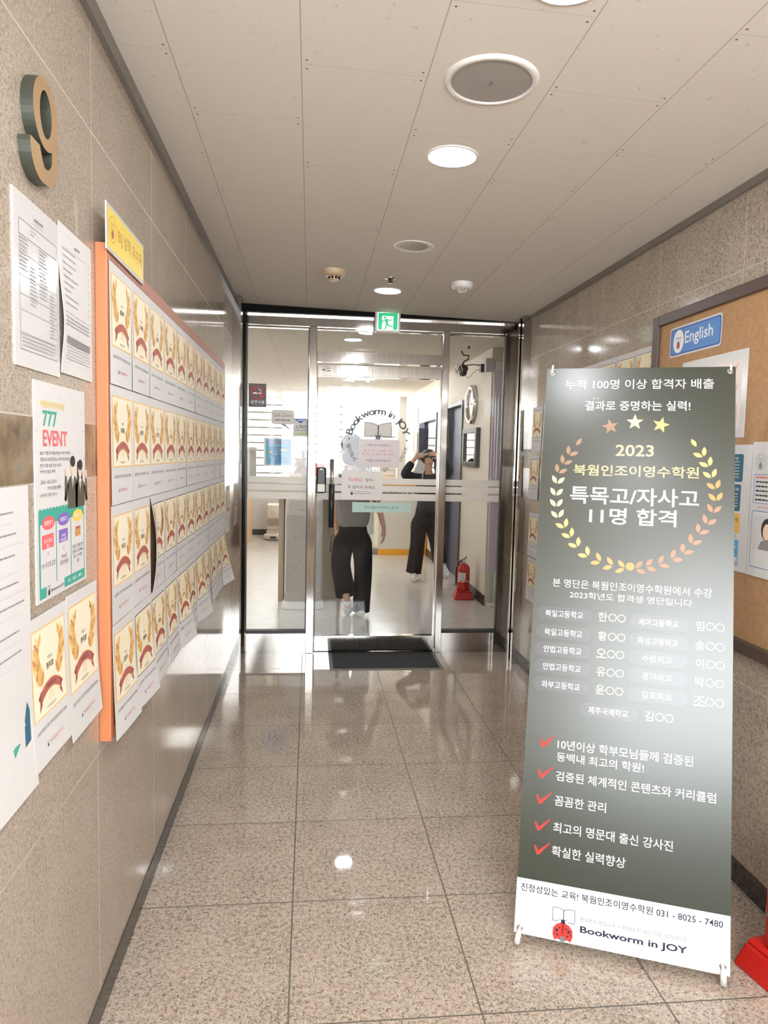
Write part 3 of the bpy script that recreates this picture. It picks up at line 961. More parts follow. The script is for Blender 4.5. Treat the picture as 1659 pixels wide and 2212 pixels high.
# smoke and heat detectors
def detector(name, x, y, m, r, label, slots):
    z = up(x)
    t = tag(empty(name, (x, y, z)), label, 'detector')
    MB().lathe((x, y, z), [(r, -0.003), (r, 0.018), (r * 0.93, 0.028), (r * 0.62, 0.034), (0.0, 0.035)], m, 32, CAX).build('base', parent=t)
    if slots:
        mb = MB()
        for k in range(10):
            a = 2 * math.pi * k / 10
            mb.obox((x + 0.031 * math.cos(a), y + 0.031 * math.sin(a), z - 0.042), (Vector((-math.sin(a), math.cos(a), 0)), Vector((math.cos(a), math.sin(a), 0)), Vector((0, 0, 1))), (0.006, 0.002, 0.006), SLOT)
        mb.build('sensor_slots', parent=t)
        MB().lathe((x, y, z), [(0.031, 0.034), (0.031, 0.05), (0.022, 0.056), (0.0, 0.056)], m, 24, CAX).build('sensor_head', parent=t)
    else:
        mb = MB()
        for k in range(8):
            a = 2 * math.pi * k / 8
            mb.tube([(x + 0.030 * math.cos(a), y + 0.030 * math.sin(a), z - 0.032), (x + 0.018 * math.cos(a), y + 0.018 * math.sin(a), z - 0.050)], 0.0022, m, 6)
        mb.lathe((x, y, z), [(0.018, 0.048), (0.018, 0.052), (0.0, 0.052)], m, 16, CAX)
        mb.build('sensor_cage', parent=t)
    return t
detector('smoke_detector', 0.116, 3.955, BEIGE, 0.062, 'beige aged smoke detector with dark slots, left on the ceiling', True)
detector('heat_detector', 0.837, 4.019, PLASTIC, 0.062, 'white round heat detector, right on the ceiling', False)
def sprinkler(x, y, z, label):
    t = tag(empty('sprinkler_head', (x, y, z)), label, 'sprinkler')
    MB().lathe((x, y, z), [(0.033, 0.0), (0.033, 0.003), (0.018, 0.006), (0.012, 0.004)], CHROME, 24, CAX).build('escutcheon', parent=t)
    mb = MB().tube([(x, y, z), (x, y, z - 0.022)], 0.007, DARKG, 10)
    mb.lathe((x, y, z), [(0.0, 0.024), (0.016, 0.024), (0.016, 0.026), (0.0, 0.026)], DARKG, 16, CAX)
    for s in (-1, 1): mb.tube([(x + s * 0.012, y, z - 0.004), (x + s * 0.014, y, z - 0.014), (x, y, z - 0.024)], 0.0022, DARKG, 6)
    mb.build('deflector', parent=t)
sprinkler(0.433, 4.035, up(0.433), 'dark pendent sprinkler head just in front of the lit downlight near the exit sign')
sprinkler(1.46, 6.62, 2.47, 'dark sprinkler head inside the office above the wall fan')
t = tag(empty('ceiling_vent', (0.36, 11.0, 2.47)), 'flat round white ceiling vent inside the office', 'vent')
MB().lathe((0.36, 11.0, 2.47), [(0.14, 0.0), (0.14, 0.012), (0.11, 0.018), (0.10, 0.010), (0.0, 0.010)], PLASTIC, 32, (0, 0, -1)).build('vent_disc', parent=t)

# exit sign
t = tag(empty('exit_sign', (0.523, 5.02, 2.36)), 'small green running man exit sign box hung above the glass door', 'sign')
MB().box(0.434, 0.612, 4.985, 5.055, 2.287, 2.434, PLASTIC).build('housing', parent=t, bevel=0.012)
a = Art()
a.rect(0.453, 2.302, 0.594, 2.420, EXITW, 0)
a.rect(0.456, 2.304, 0.483, 2.418, GREENP, 1); a.rect(0.560, 2.304, 0.591, 2.418, GREENP, 1); a.rect(0.483, 2.396, 0.560, 2.418, GREENP, 1)
cxr, cyr = 0.515, 2.35
a.ellipse(cxr - 0.012, cyr + 0.036, 0.0085, 0.0085, GREENP, 2)
for p, q, w in (((cxr - 0.006, cyr + 0.026), (cxr + 0.002, cyr - 0.004), 0.020), ((cxr - 0.006, cyr + 0.022), (cxr - 0.028, cyr + 0.014), 0.008), ((cxr - 0.028, cyr + 0.014), (cxr - 0.030, cyr + 0.0), 0.008),
                ((cxr, cyr + 0.024), (cxr + 0.022, cyr + 0.016), 0.008), ((cxr + 0.022, cyr + 0.016), (cxr + 0.034, cyr + 0.024), 0.008),
                ((cxr, cyr - 0.004), (cxr + 0.018, cyr - 0.022), 0.011), ((cxr + 0.018, cyr - 0.022), (cxr + 0.044, cyr - 0.024), 0.010),
                ((cxr + 0.002, cyr - 0.004), (cxr - 0.006, cyr - 0.026), 0.011), ((cxr - 0.006, cyr - 0.026), (cxr - 0.012, cyr - 0.046), 0.010)):
    a.line(p, q, w, GREENP, 2)
a.put(MB(), (0, 4.9842, 0), UF, VL).build('sign_face', parent=t)
# entrance mat
t = tag(empty('entrance_mat', (0.53, 4.86, 0)), 'dark grey entrance mat with a pale rubber edge in front of the door', 'mat')
MB().box(0.15, 0.92, 4.645, 5.05, 0.0, 0.005, mat('mat rubber edge', (0.20, 0.20, 0.185, 1), 0.7)).build('rubber_edge', parent=t, bevel=0.002)
MB().box(0.175, 0.895, 4.67, 5.03, 0.004, 0.011, M_MAT).build('pile', parent=t, bevel=0.002)

# ------------------------------------------------------------------ prints shared by several sheets
def ladybird(a, cx, cy, w, l=2, c1=None, c2=None):
    """small book-and-beetle mark"""
    c1, c2 = c1 or INKD, c2 or INKD
    a.line((cx - w * .5, cy + w * .35), (cx - w * .5, cy + w * 1.1), w * .07, c1, l); a.line((cx + w * .5, cy + w * .35), (cx + w * .5, cy + w * 1.1), w * .07, c1, l)
    a.line((cx - w * .5, cy + w * 1.1), (cx, cy + w * .98), w * .07, c1, l); a.line((cx + w * .5, cy + w * 1.1), (cx, cy + w * .98), w * .07, c1, l)
    a.line((cx, cy + w * .3), (cx, cy + w * .98), w * .08, c1, l)
    a.ellipse(cx, cy, w * .42, w * .45, c2, l)
    a.ellipse(cx, cy + w * .38, w * .2, w * .14, c1, l + 1)
NAMES = ['박지율', '김서연', '이준호', '최은우', '한지민', '오세린', '윤가온', '서도현', '강하늘', '문채아', '임시우']
def certificate_art(w, h, school, name, line_a, line_b, dark, big=True, detail=2, gn=(3, 5)):
    a = Art()
    x0, x1, y0, y1 = 0.055 * w, 0.945 * w, 0.315 * h, 0.915 * h
    a.grid(x0, y0, x1, y1, INKD if dark else ORL, 1, gn[0], gn[1])
    e = 0.012 * w if dark else 0.016 * w
    a.grid(x0 + e, y0 + e, x1 - e, y1 - e, CREAM, 2, gn[0], gn[1])
    cx = w * 0.5
    for s in (-1, 1):
        for k in range(9):
            tt = k / 8.0
            px = cx + s * w * (0.20 + 0.135 * math.sin(0.25 + tt * 2.3))
            py = h * (0.525 + 0.285 * tt)
            m = (GOLDP, GOLDD, GOLDL)[k % 3]
            ln = w * (0.170 - 0.055 * tt)
            a.leaf(px, py, math.pi / 2 - s * 0.75, ln, ln * 0.42, m, 3)
            a.leaf(px, py, math.pi / 2 + s * 0.45, ln * 0.95, ln * 0.40, (GOLDD, GOLDP, GOLDP)[k % 3], 4)
        a.leaf(cx + s * w * 0.235, h * 0.80, math.pi / 2 + s * 0.05, w * 0.13, w * 0.045, GOLDL, 3)
    # ribbon
    vs, n = [], 8
    for k in range(n + 1):
        t = -1 + 2 * k / n
        vs += [(cx + t * w * 0.25, h * (0.540 - 0.048 * t * t)), (cx + t * w * 0.27, h * (0.472 - 0.058 * t * t))]
    a.q.append((vs, [(2 * k, 2 * k + 1, 2 * k + 3, 2 * k + 2) for k in range(n)], MAROON, 5))
    for s in (-1, 1):
        a.poly([(cx + s * w * 0.25, h * 0.495), (cx + s * w * 0.33, h * 0.455), (cx + s * w * 0.285, h * 0.425), (cx + s * w * 0.31, h * 0.36), (cx + s * w * 0.25, h * 0.395), (cx + s * w * 0.215, h * 0.435)][::s], MAROOND, 4)
    for dy in (0.540, 0.472):
        for k in range(n):
            t, t2 = -1 + 2 * k / n, -1 + 2 * (k + 1) / n
            c = 0.048 if dy > 0.5 else 0.058
            a.line((cx + t * w * 0.255, h * (dy - c * t * t)), (cx + t2 * w * 0.255, h * (dy - c * t2 * t2)), w * 0.010, GOLDL, 6)
    a.line((cx - w * 0.01, h * 0.47), (cx - w * 0.06, h * 0.40), w * 0.006, GOLDD, 5); a.line((cx + w * 0.01, h * 0.47), (cx + w * 0.05, h * 0.39), w * 0.006, GOLDD, 5)
    a.ellipse(cx, h * 0.357, w * 0.13, h * 0.012, SHADOW, 3)
    if line_b: a.textc(line_b, cx, h * 0.500, h * 0.026, INKD, 7, 0.0, w * 0.34, 1)
    a.textc(school, cx, h * 0.688, h * 0.024, INKD, 5, 0.0, w * 0.24, 1)
    a.textc(name, cx, h * 0.632, h * 0.046, INKD, 5, 0.015, w * 0.36, detail)
    a.textc(line_a, cx, h * 0.236, h * 0.030, INKD, 2, 0.0, w * 0.80, 1)
    ladybird(a, w * 0.33, h * 0.112, w * 0.036, 2, GREY, INKD)
    a.textc('BIJ', w * 0.41, h * 0.117, h * 0.026, GREY, 2, 0.0, None, 1)
    a.textc('PERFECT YOU', w * 0.60, h * 0.117, h * 0.026, PINK, 2, 0.0, w * 0.30, 1)
    return a

# ------------------------------------------------------------------ left wall: numeral, sheets, posters
def strip_prism(mb, left, right, closed, x0, x1, face, side):
    """a flat stroke between two edge lines, standing off the wall"""
    P = lambda q, x: (x, 1.349 + q[0] * 0.121, 1.915 + q[1] * 0.193)
    n_ = len(left)
    rng = range(n_ if closed else n_ - 1)
    vs = [P(q, x) for x in (x0, x1) for e in (left, right) for q in e]
    L0, R0, L1, R1 = 0, n_, 2 * n_, 3 * n_
    face.add(vs, [(L1 + k, L1 + (k + 1) % n_, R1 + (k + 1) % n_, R1 + k) for k in rng], BRONZE)
    fs = [(L0 + k, L0 + (k + 1) % n_, L1 + (k + 1) % n_, L1 + k) for k in rng] + [(R0 + k, R1 + k, R1 + (k + 1) % n_, R0 + (k + 1) % n_) for k in rng]
    if not closed: fs += [(L0, L1, R1, R0), (L0 + n_ - 1, R0 + n_ - 1, R1 + n_ - 1, L1 + n_ - 1)]
    side.add(vs, fs, BRSIDE)
def num_edge(t):
    """centre line and half width of the tail, t from 0 (bowl) to 1 (terminal)"""
    an = math.radians(10 - 190 * t)
    c_ = (0.46 + 0.40 * math.cos(an), 0.335 + 0.235 * math.sin(an) + (0.33 * (1 - t / 0.10) if t < 0.10 else 0))
    hw = 0.118 + (0.085 * math.sin(min(1, max(0, (t - 0.55) / 0.45)) * math.pi * 0.75))
    return c_, hw, an
mbf, mbs = MB(), MB()
el = lambda rx, ry: [(0.5 + rx * math.cos(2 * math.pi * k / 36), 0.675 + ry * math.sin(2 * math.pi * k / 36)) for k in range(36)]
strip_prism(mbf, el(0.24, 0.215), el(0.5, 0.325), True, XL, XL + 0.022, mbf, mbs)
le, ri = [], []
for k in range(25):
    (cx_, cy_), hw, an = num_edge(k / 24)
    le.append((cx_ - hw * math.cos(an), cy_ - hw * 0.62 * math.sin(an))); ri.append((min(1.0, cx_ + hw * math.cos(an)), cy_ + hw * 0.62 * math.sin(an)))
strip_prism(mbf, le, ri, False, XL, XL + 0.0218, mbf, mbs)
t = tag(empty('wall_numeral', (XL, 1.41, 1.915)), 'raised bronze numeral 9 high on the left granite wall', 'sign')
mbs.build('side_return', parent=t)
mbf.build('face', parent=t)

def text_page(w, h, title, table, seed):
    R = random.Random(seed)
    a = Art()
    a.rect(0.08 * w, 0.945 * h, 0.55 * w, 0.949 * h, LGREY)
    a.textc(title[0], 0.52 * w, 0.905 * h, 0.020 * h, INKD, 2, 0.01, 0.5 * w, 1)
    if len(title) > 1: a.textc(title[1], 0.52 * w, 0.878 * h, 0.013 * h, GREY, 2, 0.0, 0.55 * w, 1)
    if table:
        a.frame(0.10 * w, 0.10 * h, 0.94 * w, 0.85 * h, 0.0012, GREY)
        a.rect(0.10 * w, 0.76 * h, 0.94 * w, 0.85 * h, LGREY, 1)
        for y in (0.76, 0.66, 0.53, 0.42, 0.33, 0.20): a.rect(0.10 * w, y * h, 0.94 * w, y * h + 0.0007, GREY, 2)
        for x in (0.30, 0.50, 0.74): a.rect(x * w, 0.20 * h, x * w + 0.0007, 0.85 * h, LGREY, 2)
        for x0, x1, y0, y1 in ((0.12, 0.28, 0.56, 0.74), (0.52, 0.72, 0.44, 0.74), (0.32, 0.48, 0.36, 0.60), (0.76, 0.92, 0.22, 0.50), (0.14, 0.90, 0.12, 0.19), (0.34, 0.46, 0.78, 0.84)):
            y = y1
            while y > y0:
                a.words(x0 * w, (x1 - R.uniform(0, 0.05)) * w, y * h, 0.0030, MGREY, 3, R)
                y -= 0.022
    else:
        for k in range(9): a.words(0.10 * w, (0.30 + R.uniform(0, 0.25)) * w, (0.84 - 0.045 * k) * h, 0.0028, MGREY, 3, R); 
        for k in range(9): a.rect(0.88 * w, (0.84 - 0.045 * k) * h, 0.90 * w, (0.84 - 0.045 * k) * h + 0.003, GREY, 3)
        a.rect(0.06 * w, 0.86 * h, 0.94 * w, 0.8625 * h, LGREY, 1)
        a.rect(0.06 * w, 0.42 * h, 0.94 * w, 0.4225 * h, GREY, 1)
        for k in range(3): a.words(0.08 * w, 0.9 * w, (0.385 - 0.025 * k) * h, 0.0030, MGREY, 3, R)
        a.rect(0.10 * w, 0.21 * h, 0.93 * w, 0.26 * h, GREY, 1)
        for k in range(4): a.words(0.12 * w, 0.9 * w, (0.19 - 0.022 * k) * h, 0.0032, LGREY, 3, R)
        a.rect(0.10 * w, 0.105 * h, 0.93 * w, 0.108 * h, GREY, 1)
    return a
sheet('notice_sheet', text_page(0.220, 0.300, ('교습비등 게시표', '교습비등 반환 기준 안내'), True, 3), (XL, 1.302, 1.583), UL, VL, 0.220, 0.300,
      'laminated notice with a grey table, directly below the numeral 9', 'notice', m=LAMIN, thick=0.003)
sheet('notice_sheet', text_page(0.213, 0.300, ('교습비등 반환',), False, 5), (XL, 1.523, 1.594), UL, VL, 0.213, 0.300,
      'plain typed notice with a grey bar, between the table notice and the orange frame', 'notice',
      bend=lambda a, b: 0.010 * math.exp(-((b - 0.10) / 0.08) ** 2) * (1 - a / 0.213) ** 2 + 0.002, nx=6, ny=14)

# event poster
w, h = 0.298, 0.423
a = Art()
R = random.Random(11)
X = lambda f: f * w
Y = lambda f: h * (1 - f)
for k in range(34):
    fx, fy = R.uniform(0.03, 0.97), R.uniform(0.015, 0.09) if k < 14 else R.uniform(0.1, 0.35)
    if 0.08 < fx < 0.72 and fy > 0.06: continue
    a.line((X(fx), Y(fy)), (X(fx) + 0.002, Y(fy) - 0.004), 0.0016, R.choice((INKD, YELLOW, CORAL, GREY)), 1)
a.text('북웜인조이영수학원', X(0.11), Y(0.115), X(0.55), Y(0.082), YELLOW, 2, 0.01)
a.text('777', X(0.14), Y(0.200), X(0.40), Y(0.128), TEAL, 2, 0.02)
a.text('EVENT', X(0.14), Y(0.290), X(0.60), Y(0.216), CORAL, 2, 0.02)
for i, s in enumerate(("2023 기말고사 북웜 행운의 '777' 이벤트!", '기말고사 100점 만점 or 1학기 중간 대비', '1학기 기말 20점 이상 상승시', "'777'의 행운 혜택")):
    a.text(s, X(0.08), Y(0.330 + 0.0285 * i), X((0.66, 0.63, 0.47, 0.35)[i]), Y(0.313 + 0.0285 * i), INKD, 2, 0.0)
for i, s in enumerate(('고등부 : 1등급 달성시', "'777'의 행운 혜택", '(성적표 인증은 필수)')):
    a.text(s, X((0.08, 0.20, 0.08)[i]), Y(0.463 + 0.030 * i), X((0.37, 0.45, 0.38)[i]), Y(0.445 + 0.030 * i), INKD, 2, 0.0)
# two printed students in suits
for fx, hh, long in ((0.70, 0.355, False), (0.865, 0.375, True)):
    cx = X(fx)
    if long: a.poly([(cx - 0.019, Y(hh + 0.10)), (cx + 0.019, Y(hh + 0.10)), (cx + 0.016, Y(hh - 0.01)), (cx - 0.016, Y(hh - 0.01))], INKD, 2)
    a.ellipse(cx, Y(hh + 0.030), 0.0135, 0.019, SKINP, 4); a.ellipse(cx, Y(hh + 0.008), 0.0155, 0.012, INKD, 5)
    a.rect(cx - 0.005, Y(hh + 0.085), cx + 0.005, Y(hh + 0.05), SKINP, 3)
    top, bot = Y(hh + 0.082), Y(0.600)
    a.poly([(cx - 0.030, bot), (cx + 0.030, bot), (cx + 0.034, top - 0.012), (cx + 0.012, top), (cx - 0.012, top), (cx - 0.034, top - 0.012)], SUITP, 3)
    a.poly([(cx, top - 0.034), (cx + 0.008, top), (cx - 0.008, top)], WHITEP, 4); a.line((cx, top - 0.032), (cx, top - 0.004), 0.003, INKD, 5)
    s = -1 if not long else 1
    a.line((cx + s * 0.030, top - 0.016), (cx + s * 0.046, top - 0.050), 0.012, SUITP, 3)
    a.line((cx + s * 0.046, top - 0.050), (cx + s * 0.042, top + 0.002), 0.010, SUITP, 3); a.ellipse(cx + s * 0.042, top + 0.010, 0.006, 0.010, SKINP, 4)
a.rect(X(0.045), Y(0.985), X(0.955), Y(0.585), TEAL, 1)
for k in range(15): a.ellipse(X(0.075 + 0.0605 * k), Y(0.585), X(0.030), 0.0045, TEAL, 1.4, 12)
for x0, x1 in ((0.065, 0.345), (0.360, 0.640), (0.655, 0.935)): a.rect(X(x0), Y(0.935), X(x1), Y(0.645), W, 2)
a.rect(X(0.16), Y(0.985), X(0.50), Y(0.935), W, 2)
for fx, col, tx in ((0.21, CORAL, 'EVENT 1'), (0.50, PURPLE, 'EVENT 2'), (0.80, YELLOW, 'EVENT 3')):
    a.ellipse(X(fx), Y(0.643), X(0.115), 0.0135, col, 3); a.textc(tx, X(fx), Y(0.643), 0.0085, WHITEP, 4, 0.01, X(0.18), 1)
a.rect(X(0.09), Y(0.760), X(0.30), Y(0.695), CORAL, 3); a.textc('7% 수강료', X(0.195), Y(0.725), 0.009, WHITEP, 4, 0.01, X(0.18), 1); a.textc('할인', X(0.195), Y(0.748), 0.008, WHITEP, 4, 0.01, None, 1)
a.rect(X(0.40), Y(0.755), X(0.58), Y(0.692), PURPLE, 3); a.textc('7000원', X(0.49), Y(0.722), 0.008, WHITEP, 4, 0.01, X(0.16), 1); a.textc('문화상품권', X(0.49), Y(0.744), 0.008, WHITEP, 4, 0.01, X(0.15), 1)
a.rect(X(0.74), Y(0.750), X(0.86), Y(0.712), GOLDD, 3); a.rect(X(0.745), Y(0.712), X(0.855), Y(0.700), MAROON, 4)
for fx in (0.195, 0.49): a.textc('각', X(fx), Y(0.785), 0.008, INKD, 3, 0.0, None, 1)
a.textc('7% 수강료 할인', X(0.205), Y(0.835), 0.011, INKD, 3, 0.0, X(0.26), 1)
a.textc('7000원', X(0.50), Y(0.825), 0.010, INKD, 3, 0.0, X(0.16), 1); a.textc('문화상품권', X(0.50), Y(0.855), 0.010, INKD, 3, 0.0, X(0.20), 1)
for i, s in enumerate(('행운의 아이템 7명', '만점시 오픈하세요', '행운의 아이템은', '비밀')): a.textc(s, X(0.795), Y(0.800 + 0.026 * i), 0.0085, INKD, 3, 0.0, X(0.24), 1)
a.textc('031 - 8025 - 7480', X(0.72), Y(0.960), 0.009, WHITEP, 4, 0.01, X(0.38), 1)
ladybird(a, X(0.20), Y(0.968), 0.013, 4)
a.text('Bookworm in JOY', X(0.24), Y(0.975), X(0.485), Y(0.955), INKD, 4, 0.01)
sheet('event_poster', a, (XL, 1.382, 1.143), UL, VL, w, h, 'white and teal 777 event poster with two students in suits', 'poster', thick=0.002)

# long letter sheet at the photo's left edge, and the one beneath it
w, h = 0.40, 0.555
a = Art(); R = random.Random(2)
for k in range(13):
    y = h - 0.045 - 0.0185 * k - (0.012 if k > 4 else 0) - (0.012 if k > 9 else 0)
    a.words(0.03, w - R.uniform(0.022, 0.07), y, 0.0032, LGREY if k % 2 else GREY, 1, R)
a.rect(0.02, h - 0.312, w - 0.015, h - 0.3105, LGREY, 1)
a.poly([(w - 0.040, 0.085), (w - 0.014, 0.090), (w - 0.012, 0.145), (w - 0.024, 0.165), (w - 0.036, 0.130)], PETROL, 1)
a.poly([(w - 0.085, 0.085), (w - 0.060, 0.100), (w - 0.066, 0.110), (w - 0.090, 0.100)], TEAL, 1)
sheet('letter_sheet', a, (XL, 0.935, 0.818), UL, VL, w, h, 'long white typed letter cut off by the left edge of the photo', 'notice',
      bend=lambda a, b: 0.006 + 0.010 * max(0, 1 - b / 0.12), nx=4, ny=12)
sheet('backing_sheet', None, (XL, 0.945, 0.806), UL, VL, 0.412, 0.20, 'blank white sheet peeking out below the long typed letter', 'notice')

# certificates left of the orange frame
for i, (y, z, ww, hh) in enumerate(((1.330, 0.835, 0.199, 0.288), (1.533, 0.812, 0.215, 0.316))):
    a = certificate_art(ww, hh, '덕영고2', '정지호', '2023 덕영고 1학기 영어 전교1등 축하 드려요!', '영어 전교 1등', False)
    sheet('certificate_sheet', a, (XL, y, z), UL, VL, ww, hh,
          ('laurel certificate hung loose of the orange frame, beside the long typed letter', 'laurel certificate hung between its twin and the orange frame edge')[i], 'certificate',
          'laurel certificates on the left wall', bend=(lambda a, b: 0.004 + 0.022 * max(0, 1 - b / 0.29) ** 1.5 * (1 - a / 0.2) if False else 0.003 + 0.012 * max(0, 1 - b / 0.25) ** 2) , nx=4, ny=10)

# ------------------------------------------------------------------ bulletin board on the left wall
BX = -0.482
t = tag(empty('bulletin_board', (XL, 2.95, 1.3)), 'long orange framed bulletin board covered with laurel certificates', 'board')
mb = MB()
mb.box(XL, BX, 1.775, 1.803, 0.715, 1.925, ORANGEW)
mb.box(XL, BX, 4.095, 4.12, 0.715, 1.925, ORANGEW)
FTOP = mat('greyish frame top', s8(178, 124, 104), 0.5)  # top rail tone, greyer than the orange sides
mb.box(XL, BX, 1.803, 4.095, 1.892, 1.928, FTOP)
mb.box(XL, BX, 1.803, 4.095, 0.715, 0.745, ORANGEW)
mb.build('frame', parent=t, bevel=0.002)
MB().box(XL, XL + 0.018, 1.803, 4.095, 0.745, 1.892, KRAFT).build('board_panel', parent=t)
ROWZ = [1.889, 1.596, 1.300, 1.002, 0.708]
STEPY = 0.2112
ordr = ('top', 'second', 'third', 'bottom')
ordc = ('first', 'second', 'third', 'fourth', 'fifth', 'sixth', 'seventh', 'eighth', 'ninth', 'tenth', 'eleventh')
KNOWN = {(1, 0): '조예림', (1, 1): '홍석찬', (2, 0): '박도윤', (2, 1): '홍리호', (3, 0): '김민기', (3, 1): '심현성', (0, 0): '윤재욱', (0, 1): '김옥림', (3, 2): '서예은', (3, 3): '김기윤', (3, 4): '소영주'}
for r in range(4):
    for k in range(11):
        y0 = 1.787 + STEPY * k
        z1, z0 = ROWZ[r], ROWZ[r + 1]
        ww, hh = 0.2095, z1 - z0 - 0.002
        dark = (r == 2 and k >= 2) or (r == 3 and k >= 1)
        nm = KNOWN.get((r, k), NAMES[(r * 4 + k) % 11])
        pl = (r == 2 and k == 2)
        a = certificate_art(ww, hh, '초당중', nm, '2023학년도 1학기 영어 1등을 축하 드려요!', '', dark, True, 2 if k < 4 else 1, (18, 8) if pl else (3, 5))
        if r == 3:
            L = (0.022, 0.030, 0.020, 0.022, 0.045, 0.022, 0.050, 0.020, 0.026, 0.022, 0.060)[k]
            s = (1, 1, 0, 0, 1, 0, 1, 0, 0, 0, 1)[k]
            bend = lambda a, b, L=L, s=s, h=hh, w=ww: 0.002 + L * max(0, 1 - b / h) ** 1.6 * ((0.35 + 0.65 * a / w) if s else 0.8) + 0.001 * math.sin(a / w * 4.0) * (1 - b / h)
        elif r == 2 and k == 2:
            bend = lambda a, b, h=hh, w=ww: 0.002 + 0.020 * max(0, 1 - a / (w * 0.50)) ** 1.6 * math.sin(math.pi * min(1, max(0, 1 - b / h)) * 0.9)
        else:
            ph = (r * 11 + k) * 1.3
            bend = lambda a, b, h=hh, w=ww, ph=ph: 0.0015 + 0.0025 * (1 - b / h) * (0.5 + 0.5 * math.sin(a / w * 4 + ph))
        sheet('certificate_sheet', a, (BX, y0, z0 + 0.002), UL, VL, ww, hh,
              'laurel certificate on the orange framed board, %s row, %s column from the near end' % (ordr[r], ordc[k]), 'certificate',
              'laurel certificates on the orange framed board', bend=bend, nx=20 if pl else 5, ny=10, thick=0.0006)
a = certificate_art(0.205, 0.29, '초당중', '이서우', '2023학년도 1학기 영어 1등을 축하 드려요!', '', True, True, 1)
sheet('certificate_sheet', a, (XL, 4.42, 0.935), UL, VL, 0.205, 0.29, 'lone laurel certificate on the granite just past the far end of the orange board', 'certificate', 'laurel certificates on the left wall')
# yellow placard clipped over the frame's top edge
a = Art()
pw, ph_ = 0.370, 0.108
a.rect(0.008, 0.008, pw - 0.008, ph_ - 0.008, YSIGN, 1)
a.ring(0.050, 0.056, 0.029, 0.031, GOLDD, 2); ladybird(a, 0.050, 0.045, 0.024, 2, GOLDD, MAROON)
a.text('BIJ 성적 우수자', 0.100, 0.034, pw - 0.022, 0.076, GOLDD, 2, 0.01)
sheet('placard', a, (-0.479, 1.752, 1.905), UL, VL, pw, ph_, 'yellow placard standing on the top edge of the orange frame', 'sign', m=LAMIN, thick=0.003)

# ------------------------------------------------------------------ right wall
BXR = 1.447
t = tag(empty('cork_board', (XR, 2.2, 1.43)), 'large cork board in a dark brown frame on the right wall', 'board')
mb = MB()
mb.box(BXR, XR, 2.905, 2.955, 0.80, 2.045, BROWNW)
mb.box(BXR, XR, 1.15, 1.20, 0.80, 2.045, BROWNW)
mb.box(BXR, XR, 1.20, 2.905, 2.003, 2.045, BROWNW)
mb.box(BXR, XR, 1.20, 2.905, 0.80, 0.846, BROWNW)
mb.build('frame', parent=t, bevel=0.003)
MB().box(BXR + 0.014, XR, 1.20, 2.905, 0.846, 2.003, M_CORK).build('cork_panel', parent=t)
CX = BXR + 0.0135
a = Art()
w, h = 0.372, 0.118
a.rrect(0, 0, w, h, 0.016, W, 0); a.rrect(0.007, 0.007, w - 0.007, h - 0.007, 0.012, DBLUE, 1); a.rrect(0.012, 0.012, w - 0.012, h - 0.012, 0.010, BLUEP, 2)
a.ellipse(0.070, h / 2, 0.040, 0.046, WHITEP, 3); ladybird(a, 0.070, 0.042, 0.030, 4, INKD, MAROON)
a.text('English', 0.118, 0.030, 0.315, 0.090, WHITEP, 3, 0.01)
mb = a.put(MB(), (CX - 0.001, 2.822, 1.859), UR, VL)
mb.box(CX - 0.0008, CX, 2.822 - w + 0.006, 2.816, 1.863, 1.972, W)
tag(mb.build('english_sign', (CX, 2.64, 1.92)), 'blue sign reading English with a white beetle emblem on the cork board', 'sign')
w, h = 0.425, 0.300
a = Art()
a.rrect(0.03, 0.03, w - 0.03, h - 0.035, 0.008, mat('pale pink print', s8(238, 226, 220), 0.5, spec=0.3), 1)
a.rect(0.05, 0.055, w - 0.045, 0.115, mat('salmon print', s8(236, 200, 186), 0.5, spec=0.3), 2)
a.rect(w - 0.115, 0.115, w - 0.055, 0.165, W, 3); a.rect(w - 0.090, 0.125, w - 0.076, 0.143, GOLDD, 4); a.rect(w - 0.091, 0.143, w - 0.075, 0.158, NAVYP, 4)
for x, y in ((w - 0.060, 0.165), (w - 0.065, 0.235)): a.line((x, y), (x + 0.012, y + 0.018), 0.003, PINK, 3)
R = random.Random(4)
a.words(0.06, w - 0.07, 0.238, 0.005, GREY, 3, R); a.words(0.06, w - 0.06, 0.048, 0.005, GREY, 3, R); a.words(0.06, w - 0.06, 0.040, 0.004, INKD, 3, R)
sheet('pink_flyer', a, (CX, 2.708, 1.527), UR, VL, w, h, 'laminated pale pink flyer pinned under the English sign', 'poster', m=LAMIN)
w, h = 0.257, 0.432
a = Art(); R = random.Random(9)
a.rrect(0.02, 0.305, w - 0.045, 0.400, 0.008, PETROL, 1); a.rrect(0.02, 0.205, w - 0.050, 0.297, 0.008, PETROL, 1)
for yb, yt in ((0.312, 0.372), (0.212, 0.262)):
    y = yt
    while y > yb: a.words(0.03, w - 0.065, y, 0.0035, LGREY if R.random() < 0.5 else YELLOW, 2, R); y -= 0.0105
a.textc('중등 완벽 내신', w - 0.105, 0.385, 0.010, WHITEP, 2, 0.01, 0.09, 1); a.textc('체계적인 학년 프로그램', w - 0.115, 0.280, 0.010, WHITEP, 2, 0.01, 0.11, 1)
a.rect(0.02, 0.130, w - 0.045, 0.198, mat('amber print', s8(232, 184, 90), 0.5, spec=0.3), 1)
a.textc('중등 · 고등 영어 수학', w - 0.125, 0.175, 0.016, INKD, 2, 0.01, 0.14, 1); a.textc('031-8025-7480', w - 0.17, 0.145, 0.009, INKD, 2, 0.0, 0.09, 1)
a.textc('관리! 역시 북웜!!', w - 0.115, 0.118, 0.014, INKD, 2, 0.01, 0.12, 1)
a.rect(0.03, 0.0, w - 0.133, 0.105, PETROL, 1); a.rect(w - 0.125, 0.018, w - 0.045, 0.106, SKYP, 1)
